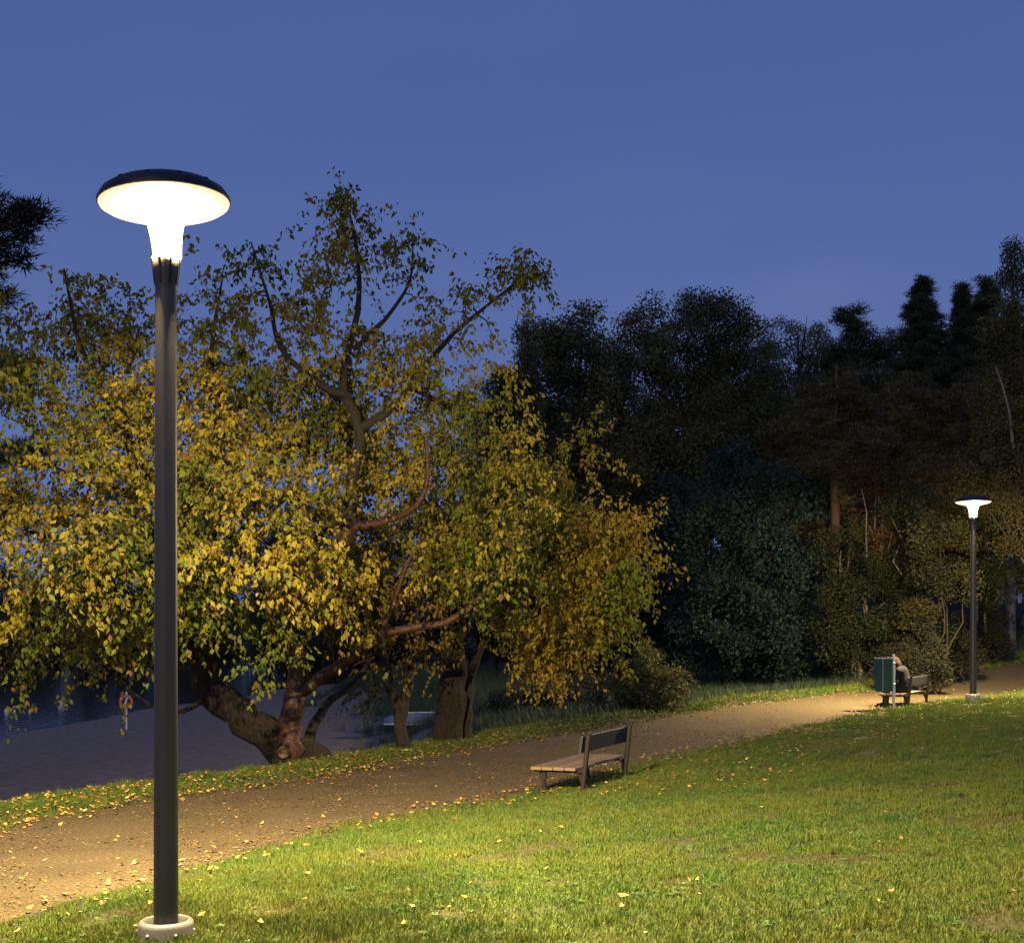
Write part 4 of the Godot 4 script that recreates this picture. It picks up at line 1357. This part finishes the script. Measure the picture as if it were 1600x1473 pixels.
func person() -> void:
	# seated at the near end of the far bench, facing the lake (-z), head bowed over the hands
	var o := thing("person", "person in a dark coat with brown hair sitting bent forward on the distant bench", "person", far_bench_at(), deg_to_rad(56.0))
	var x := 0.42
	var hip := 0.44
	var caps := []
	# trunk
	caps.append([Vector3(x, hip, -0.20), Vector3(x, 0.62, -0.18), 0.165, 0.155])
	caps.append([Vector3(x, 0.62, -0.18), Vector3(x, 0.86, -0.25), 0.155, 0.165])
	caps.append([Vector3(x - 0.13, 0.90, -0.27), Vector3(x + 0.13, 0.90, -0.27), 0.085, 0.085])
	caps.append([Vector3(x, 0.92, -0.28), Vector3(x, 1.0, -0.37), 0.065, 0.058])
	for s in [-1.0, 1.0]:
		# arms come forward to the lap
		caps.append([Vector3(x + s * 0.19, 0.89, -0.27), Vector3(x + s * 0.24, 0.62, -0.33), 0.068, 0.055])
		caps.append([Vector3(x + s * 0.24, 0.62, -0.33), Vector3(x + s * 0.08, 0.58, -0.55), 0.054, 0.038])
		# thighs, shins
		caps.append([Vector3(x + s * 0.09, hip - 0.01, -0.20), Vector3(x + s * 0.10, 0.46, -0.62), 0.095, 0.07])
		caps.append([Vector3(x + s * 0.10, 0.46, -0.62), Vector3(x + s * 0.11, 0.10, -0.66), 0.066, 0.045])
	obj("body", skin_of(caps, 0.02, 0.05), mats["coat"], o)
	for s in [-1.0, 1.0]:
		var sh := []
		sh.append([Vector3(x + s * 0.11, 0.045, -0.63), Vector3(x + s * 0.12, 0.035, -0.82), 0.046, 0.036])
		sh.append([Vector3(x + s * 0.11, 0.09, -0.655), Vector3(x + s * 0.11, 0.05, -0.65), 0.046, 0.046])
		obj("shoe", skin_of(sh, 0.01, 0.02), mats["shoe"], o)
		# a hand with a palm, four curled fingers and a thumb
		var hand := []
		var w := Vector3(x + s * 0.07, 0.575, -0.565)
		hand.append([w, w + Vector3(-s * 0.02, -0.005, -0.075), 0.026, 0.03])
		for k in 4:
			var side := Vector3(-s * (k - 1.5) * 0.017 - s * 0.02, 0, 0)
			var a := w + side + Vector3(0, -0.008, -0.085)
			var l: float = [0.038, 0.044, 0.042, 0.032][k]
			hand.append([a, a + Vector3(0, -0.006, -l), 0.0095, 0.009])
			hand.append([a + Vector3(0, -0.006, -l), a + Vector3(0, -0.03, -l - 0.018), 0.009, 0.008])
		var tb := w + Vector3(-s * 0.028, 0.004, -0.03)
		hand.append([tb, tb + Vector3(-s * 0.03, 0.008, -0.035), 0.012, 0.010])
		hand.append([tb + Vector3(-s * 0.03, 0.008, -0.035), tb + Vector3(-s * 0.03, 0.004, -0.065), 0.010, 0.008])
		obj("hand", skin_of(hand, 0.005, 0.008), mats["skin"], o)
	var hc := Vector3(x, 1.08, -0.43)
	var head := []
	head.append([hc + Vector3(0, 0.02, 0.02), hc + Vector3(0, -0.01, -0.03), 0.092, 0.085])
	head.append([hc + Vector3(0, -0.05, -0.05), hc + Vector3(0, -0.085, -0.075), 0.065, 0.04])
	head.append([hc + Vector3(0, -0.01, -0.11), hc + Vector3(0, -0.045, -0.128), 0.012, 0.016])
	head.append([hc + Vector3(0, -0.07, 0.03), hc + Vector3(0, -0.14, 0.06), 0.05, 0.05])
	for s in [-1.0, 1.0]:
		head.append([hc + Vector3(s * 0.09, 0.005, 0.01), hc + Vector3(s * 0.094, -0.035, 0.005), 0.014, 0.01])
		head.append([hc + Vector3(s * 0.034, 0.012, -0.098), hc + Vector3(s * 0.036, 0.012, -0.1), 0.012, 0.012])
	obj("head", skin_of(head, 0.008, 0.02), mats["skin"], o)
	var hair := []
	hair.append([hc + Vector3(0, 0.05, 0.02), hc + Vector3(0, -0.02, 0.06), 0.104, 0.105])
	hair.append([hc + Vector3(-0.075, 0.04, 0.0), hc + Vector3(-0.085, -0.12, -0.02), 0.04, 0.035])
	hair.append([hc + Vector3(0.075, 0.04, 0.0), hc + Vector3(0.085, -0.12, -0.02), 0.04, 0.035])
	hair.append([hc + Vector3(0, 0.06, -0.05), hc + Vector3(0, 0.06, 0.02), 0.06, 0.085])
	hair.append([hc + Vector3(0.05, -0.02, 0.07), hc + Vector3(0.06, -0.20, 0.10), 0.07, 0.045])
	hair.append([hc + Vector3(-0.05, -0.02, 0.07), hc + Vector3(-0.06, -0.19, 0.09), 0.07, 0.045])
	obj("hair", skin_of(hair, 0.012, 0.03), mats["hair"], o)


# ---------------------------------------------------------------- by the lake
func lifebuoy() -> void:
	var b := on_ground((197.0 - 800.0) / FOCAL * 43.0, 43.0)
	var o := thing("lifebuoy_post", "orange lifebuoy hung on a thin white post on the beach", "lifebuoy", b, 0.1)
	obj("post", lathe([Vector2(0.03, -0.3), Vector2(0.03, 1.28), Vector2(0.0, 1.29)], 10), mats["white_paint"], o)
	var ring := TorusMesh.new()
	ring.inner_radius = 0.135
	ring.outer_radius = 0.235
	ring.rings = 32
	ring.ring_segments = 12
	var r := obj("ring", ring, mats["orange"], o)
	r.transform = Transform3D(Basis(Vector3.RIGHT, PI / 2), Vector3(0, 0.94, 0.07))
	for k in 4:
		var a := TAU * k / 4 + 0.6
		var band := TorusMesh.new()
		band.inner_radius = 0.049
		band.outer_radius = 0.06
		band.rings = 14
		band.ring_segments = 6
		var bn := obj("band", band, mats["white_paint"], r)
		bn.transform = Transform3D(Basis(Vector3(-sin(a), 0, cos(a)).cross(Vector3.UP), Vector3(-sin(a), 0, cos(a)), Vector3.UP) * Basis.from_scale(Vector3(1, 3.0, 1)), Vector3(cos(a) * 0.185, 0, sin(a) * 0.185))
	var bag := obj("rope_bag", skin_of([[Vector3(-0.03, 0.90, 0.1), Vector3(0.05, 1.12, 0.1), 0.04, 0.06]], 0.015, 0.03), mats["blue_cloth"], o)
	var strap := st_new()
	beam(strap, Vector3(-0.05, 0.78, 0.145), Vector3(0.06, 1.08, 0.17), 0.05, 0.012, Vector3(0, 0, 1), 0.003)
	obj("strap", strap.commit(), mats["white_paint"], bag)


func boats_and_floats() -> void:
	var o := thing("rowing_boat", "pale grey-blue overturned rowing boat lying between forked and thick trunks", "boat", on_ground(-2.75, 36.5), 0.25)
	o.scale = Vector3.ONE * 0.62
	var st := st_new()
	var n := 16
	var rows := []
	for i in n + 1:
		var f := float(i) / n
		var round_ := pow(maxf(sin(PI * clampf(0.03 + f * 0.94, 0, 1)), 0.0), 0.55)
		var w := 0.66 * round_
		var h := 0.16 + 0.36 * round_
		var row := []
		for k in 9:
			var a := PI * k / 8.0
			row.append(Vector3(-1.5 + f * 3.0, maxf(sin(a), 0) * h + 0.02, cos(a) * w * (1.0 - 0.12 * sin(a))))
		rows.append(row)
	for i in n:
		for k in 8:
			quad(st, rows[i][k], rows[i][k + 1], rows[i + 1][k + 1], rows[i + 1][k])
	obj("hull", st.commit(), mats["boat_paint"], o)
	var keel := st_new()
	beam(keel, Vector3(-0.9, 0.52, 0), Vector3(0.9, 0.52, 0), 0.04, 0.06, Vector3.UP, 0.005)
	obj("keel", keel.commit(), mats["white_paint"], o)
	for s in [-1.0, 1.0]:
		var gw := []
		var gr := []
		for i in n + 1:
			gw.append(rows[i][0 if s > 0 else 8] + Vector3(0, 0.02, 0))
			gr.append(0.03)
		var g := st_new()
		tube(g, gw, gr, 6)
		obj("gunwale", g.commit(), mats["white_paint"], o)
	var fl := [[94, 1099, 0.13, "large round white float on the lake, rightmost of the floats"], [46, 1110, 0.06, "tiny white float just left of the largest float"], [22, 1110, 0.06, "tiny white float between two others near the left edge"], [10, 1110, 0.10, "white float nearest the left edge of the lake"]]
	for f in fl:
		var d: float = 4.0 * FOCAL / (f[1] + 2.0 - 960.0)
		var p := Vector3((f[0] - 800.0) / FOCAL * d, -1.7, -d)
		var t := thing("float", f[3], "float", p, 0.0)
		var r: float = f[2]
		obj("ball", lathe([Vector2(0, -r * .4), Vector2(r * .8, -r * .2), Vector2(r, r * .4), Vector2(r * .8, r), Vector2(r * .4, r * 1.35), Vector2(0, r * 1.45)], 16), mats["white_paint"], t)
		obj("loop", lathe([Vector2(r * .12, r * 1.4), Vector2(r * .2, r * 1.55), Vector2(r * .12, r * 1.7), Vector2(0, r * 1.72)], 8), mats["galvanised"], t)


func white_fence() -> void:
	var b := ground_at(1592, 62.0)
	var o := thing("white_fence", "short white board fence on the rise beyond the grey trunk", "fence", b, 0.1)
	for k in 9:
		var p := st_new()
		var x := -0.9 + k * 0.32
		beam(p, Vector3(x, -0.2, 0), Vector3(x, 0.95, 0), 0.2, 0.03, Vector3(0, 0, 1), 0.004)
		obj("board", p.commit(), mats["white_paint"], o)
	for y in [0.25, 0.75]:
		var r := st_new()
		beam(r, Vector3(-1.0, y, -0.04), Vector3(1.8, y, -0.04), 0.04, 0.08, Vector3.UP, 0.004)
		obj("rail", r.commit(), mats["white_paint"], o)


# ---------------------------------------------------------------- grass and leaves
func tuft(n: int, spread: float, tall: float, sd: int) -> ArrayMesh:
	rng.seed = sd
	var st := st_new()
	for i in n:
		var a := rnd(0, TAU)
		var p := Vector3(cos(a), 0, sin(a)) * spread * sqrt(rng.randf())
		var h := tall * rnd(0.55, 1.2)
		var lean := Vector3(rnd(-1, 1), 0, rnd(-1, 1)) * h * 0.55
		var w := Vector3(cos(a + 1.3), 0, sin(a + 1.3)) * rnd(0.0016, 0.0026)
		var m := p + Vector3(0, h * 0.55, 0) + lean * 0.35
		var t := p + Vector3(0, h, 0) + lean
		quad(st, p - w, m - w * 0.8, m + w * 0.8, p + w)
		tri(st, m - w * 0.8, t, m + w * 0.8)
	return st.commit()


func lawn_grass() -> void:
	var kinds := [tuft(18, 0.06, 0.036, 801), tuft(16, 0.065, 0.044, 802), tuft(14, 0.05, 0.028, 803)]
	var where := [[], [], []]
	var tint := [[], [], []]
	rng.seed = 810
	var worn_spots := [Vector3(-0.45, 8.9, 0.32), Vector3(0.25, 11.4, 0.6), Vector3(-0.1, 11.0, 0.4), Vector3(5.0, 20.5, 1.0), Vector3(6.2, 22.0, 1.0), Vector3(1.6, 11.6, 0.5)]
	var bands := [[5.0, 11.0, 850.0, 1.0], [11.0, 17.0, 480.0, 1.15], [17.0, 27.0, 170.0, 1.5], [27.0, 56.0, 60.0, 2.2]]
	for b in bands:
		var d0: float = b[0]
		var d1: float = b[1]
		var x0 := -d1 * 0.42 - 1.5
		var x1 := d1 * 0.42 + 1.5
		var n := int((d1 - d0) * (x1 - x0) * b[2])
		for i in n:
			var d := rnd(d0, d1)
			var x := rnd(x0, x1)
			if absf(x) > d * 0.42 + 1.2:
				continue
			var t := path_at(x, d).x
			var edge := 1.62 + 0.3 * bumps.get_noise_2d(x * 3, d * 3)
			if absf(t) < edge or t < -3.4 - 5.0 * smoothstep(26.0, 33.0, d):
				continue
			if absf(t) < edge + 0.35 and rng.randf() < 0.45:
				continue
			var worn := patch.get_noise_2d(x * 2.2, d * 2.2) - 0.08
			for w in worn_spots:
				worn = maxf(worn, 0.62 - 0.55 * Vector2((x - w.x) / w.z, (d - w.y) / w.z).length())
			var bare := smoothstep(0.24, 0.55, worn + 0.25 * patch.get_noise_2d(x * 9.0, d * 9.0))
			if rng.randf() < bare * 0.22:
				continue
			var hue := clampf(0.5 + patch.get_noise_2d(x * 1.1 + 40, d * 1.1) * 0.55 + patch.get_noise_2d(x * 6.0, d * 6.0 + 70) * 0.6 + rnd(-.25, .25), 0, 1)
			var c := Color(.050, .124, .012).lerp(Color(.122, .152, .018), hue)
			c = c.lerp(Color(.115, .098, .032), clampf(bare * 0.7 + (0.35 if rng.randf() < 0.08 else 0.0), 0, 1))
			var k := rng.randi() % 3
			var s: float = b[3] * rnd(0.75, 1.25) * (1.0 - bare * 0.4)
			var h := s * (1.15 if t < 0 else 0.8 + 0.35 * hue) * (1.0 + 0.7 * smoothstep(0.25, 0.5, patch.get_noise_2d(x * 7.0 + 90, d * 7.0)))
			where[k].append(Transform3D(Basis(Vector3.UP, rnd(0, TAU)).scaled(Vector3(s, h, s)), on_ground(x, d, -0.004)))
			tint[k].append(c * rnd(0.8, 1.2))
	# taller dark grass beyond the path
	var rough := tuft(14, 0.10, 0.20, 804)
	var rw: Array[Transform3D] = []
	var rt := PackedColorArray()
	for i in 30000:
		var d := rnd(19.0, 56.0)
		var x := rnd(-d * 0.18 - 2, d * 0.4)
		var t := path_at(x, d).x
		if t > -2.9 or x < wood_edge(d) - 1.0 + bumps.get_noise_2d(x, d) * 3.0:
			continue
		var s := rnd(0.7, 1.4) * (1.0 + d * 0.012)
		rw.append(Transform3D(Basis(Vector3.UP, rnd(0, TAU)).scaled(Vector3(s, s, s)), on_ground(x, d, -0.01)))
		var v := rnd(.7, 1.3)
		rt.append(Color(.026 * v, .052 * v, .024 * v))
	for k in 3:
		var w: Array[Transform3D] = []
		w.assign(where[k])
		many("lawn_grass", kinds[k], mats["grass"], w, PackedColorArray(tint[k]), self)
	var weed := st_new()
	for k in 7:
		var a := TAU * k / 7 + 0.3 * (k % 2)
		var f := Vector3(cos(a), 0.28 + 0.1 * (k % 3), sin(a))
		var sd := Vector3(-sin(a), 0, cos(a)) * 0.28
		tri(weed, Vector3(0, 0.05, 0), f * 0.6 - sd, f * 0.6 + sd)
		tri(weed, f * 0.6 - sd, f + Vector3(0, -0.12, 0), f * 0.6 + sd)
	var ww: Array[Transform3D] = []
	var wt := PackedColorArray()
	for i in 4200:
		var d := rnd(6.0, 24.0)
		var x := rnd(-d * 0.42 - 1, d * 0.42 + 1)
		var t := path_at(x, d).x
		if t > -2.9 and t < 1.7 and t > -1.6 or t < -2.9 or patch.get_noise_2d(x * 3.0 + 200, d * 3.0) < 0.05:
			continue
		var s := rnd(0.02, 0.045)
		ww.append(Transform3D(Basis(Vector3.UP, rnd(0, TAU)).scaled(Vector3.ONE * s), on_ground(x, d, 0.012)))
		var v := rnd(.7, 1.3)
		wt.append(Color(.055 * v, .12 * v, .02 * v))
	many("weeds", weed.commit(), mats["grass"], ww, wt, self)
	many("rough_grass", rough, mats["grass"], rw, rt, self)


func fallen_leaves() -> void:
	rng.seed = 850
	var mesh := leaf_mesh(0.34, 0.10, -0.22)
	var where: Array[Transform3D] = []
	var tint := PackedColorArray()
	var tones := [Color(.50, .34, .06), Color(.42, .24, .05), Color(.30, .16, .05), Color(.55, .44, .14)]
	var tries := 0
	while where.size() < 7500 and tries < 400000:
		tries += 1
		var d := rnd(6.0, 42.0)
		var x := rnd(-d * 0.42 - 1, d * 0.42 + 1)
		var t := path_at(x, d).x
		var chance := 0.0
		if t < -1.5 and t > -2.9:
			chance = 1.0 if d > 12 else 0.7
		elif t <= -1.1 and t > -1.6:
			chance = 0.35
		elif absf(t) <= 1.3:
			chance = 0.025
		elif t > 1.2 and t < 2.2:
			chance = 0.35 if d > 15.0 else 0.12
		elif t >= 2.2 and t < 4.5 and d > 15.0:
			chance = 0.16
		elif t >= 2.2:
			chance = 0.005
		if d > 26:
			chance *= 0.6
		if rng.randf() > chance:
			continue
		var s := rnd(0.035, 0.075)
		where.append(Transform3D(Basis.from_euler(Vector3(rnd(-.35, .35), rnd(0, TAU), rnd(-.5, .5))).scaled(Vector3.ONE * s), on_ground(x, d, 0.05 if absf(t) < 1.6 else rnd(0.02, 0.05))))
		tint.append(tones[rng.randi() % 4] * rnd(0.6, 1.1))
	many("fallen_leaves", mesh, mats["litter"], where, tint, self)
	# the larger leaves that lie singly on the lawn
	var shades := []
	for i in 4:
		var m := mats["litter"].duplicate() as StandardMaterial3D
		m.vertex_color_use_as_albedo = false
		m.albedo_color = Color(tones[i]).linear_to_srgb()
		shades.append(m)
	var spots := [[780, 1310, "pale fallen leaf lying on the grass in the middle of the lawn"], [965, 1392, "tan fallen leaf on the lawn at the lower centre"], [475, 1363, "yellow fallen leaf on the grass right of the near lamp"], [712, 1277, "pale fallen leaf on grass near the path edge, left of the bench"], [1172, 1262, "fallen leaf on the lawn right of the near bench, left of a pair"], [1188, 1261, "fallen leaf on the lawn right of the near bench, right of a pair"], [472, 1313, "yellow fallen leaf at the grass edge right of the near pole"], [875, 1292, "brownish fallen leaf on the lawn below the near bench"]]
	for i in spots.size():
		var s: Array = spots[i]
		var d: float = 2.12 * FOCAL / (s[1] - 960.0)
		var x: float = (s[0] - 800.0) / FOCAL * d
		d = (EYE - height(x, d) - 0.04) * FOCAL / (s[1] - 960.0)
		x = (s[0] - 800.0) / FOCAL * d
		var o := obj("fallen_leaf", mesh, shades[i % 4], self)
		o.transform = Transform3D(Basis.from_euler(Vector3(0.25, i * 1.3, 0.3)).scaled(Vector3.ONE * 0.085), on_ground(x, d, 0.04))
		o.set_meta("label", s[2])
		o.set_meta("category", "leaf")
		o.set_meta("group", "single leaves on the lawn")
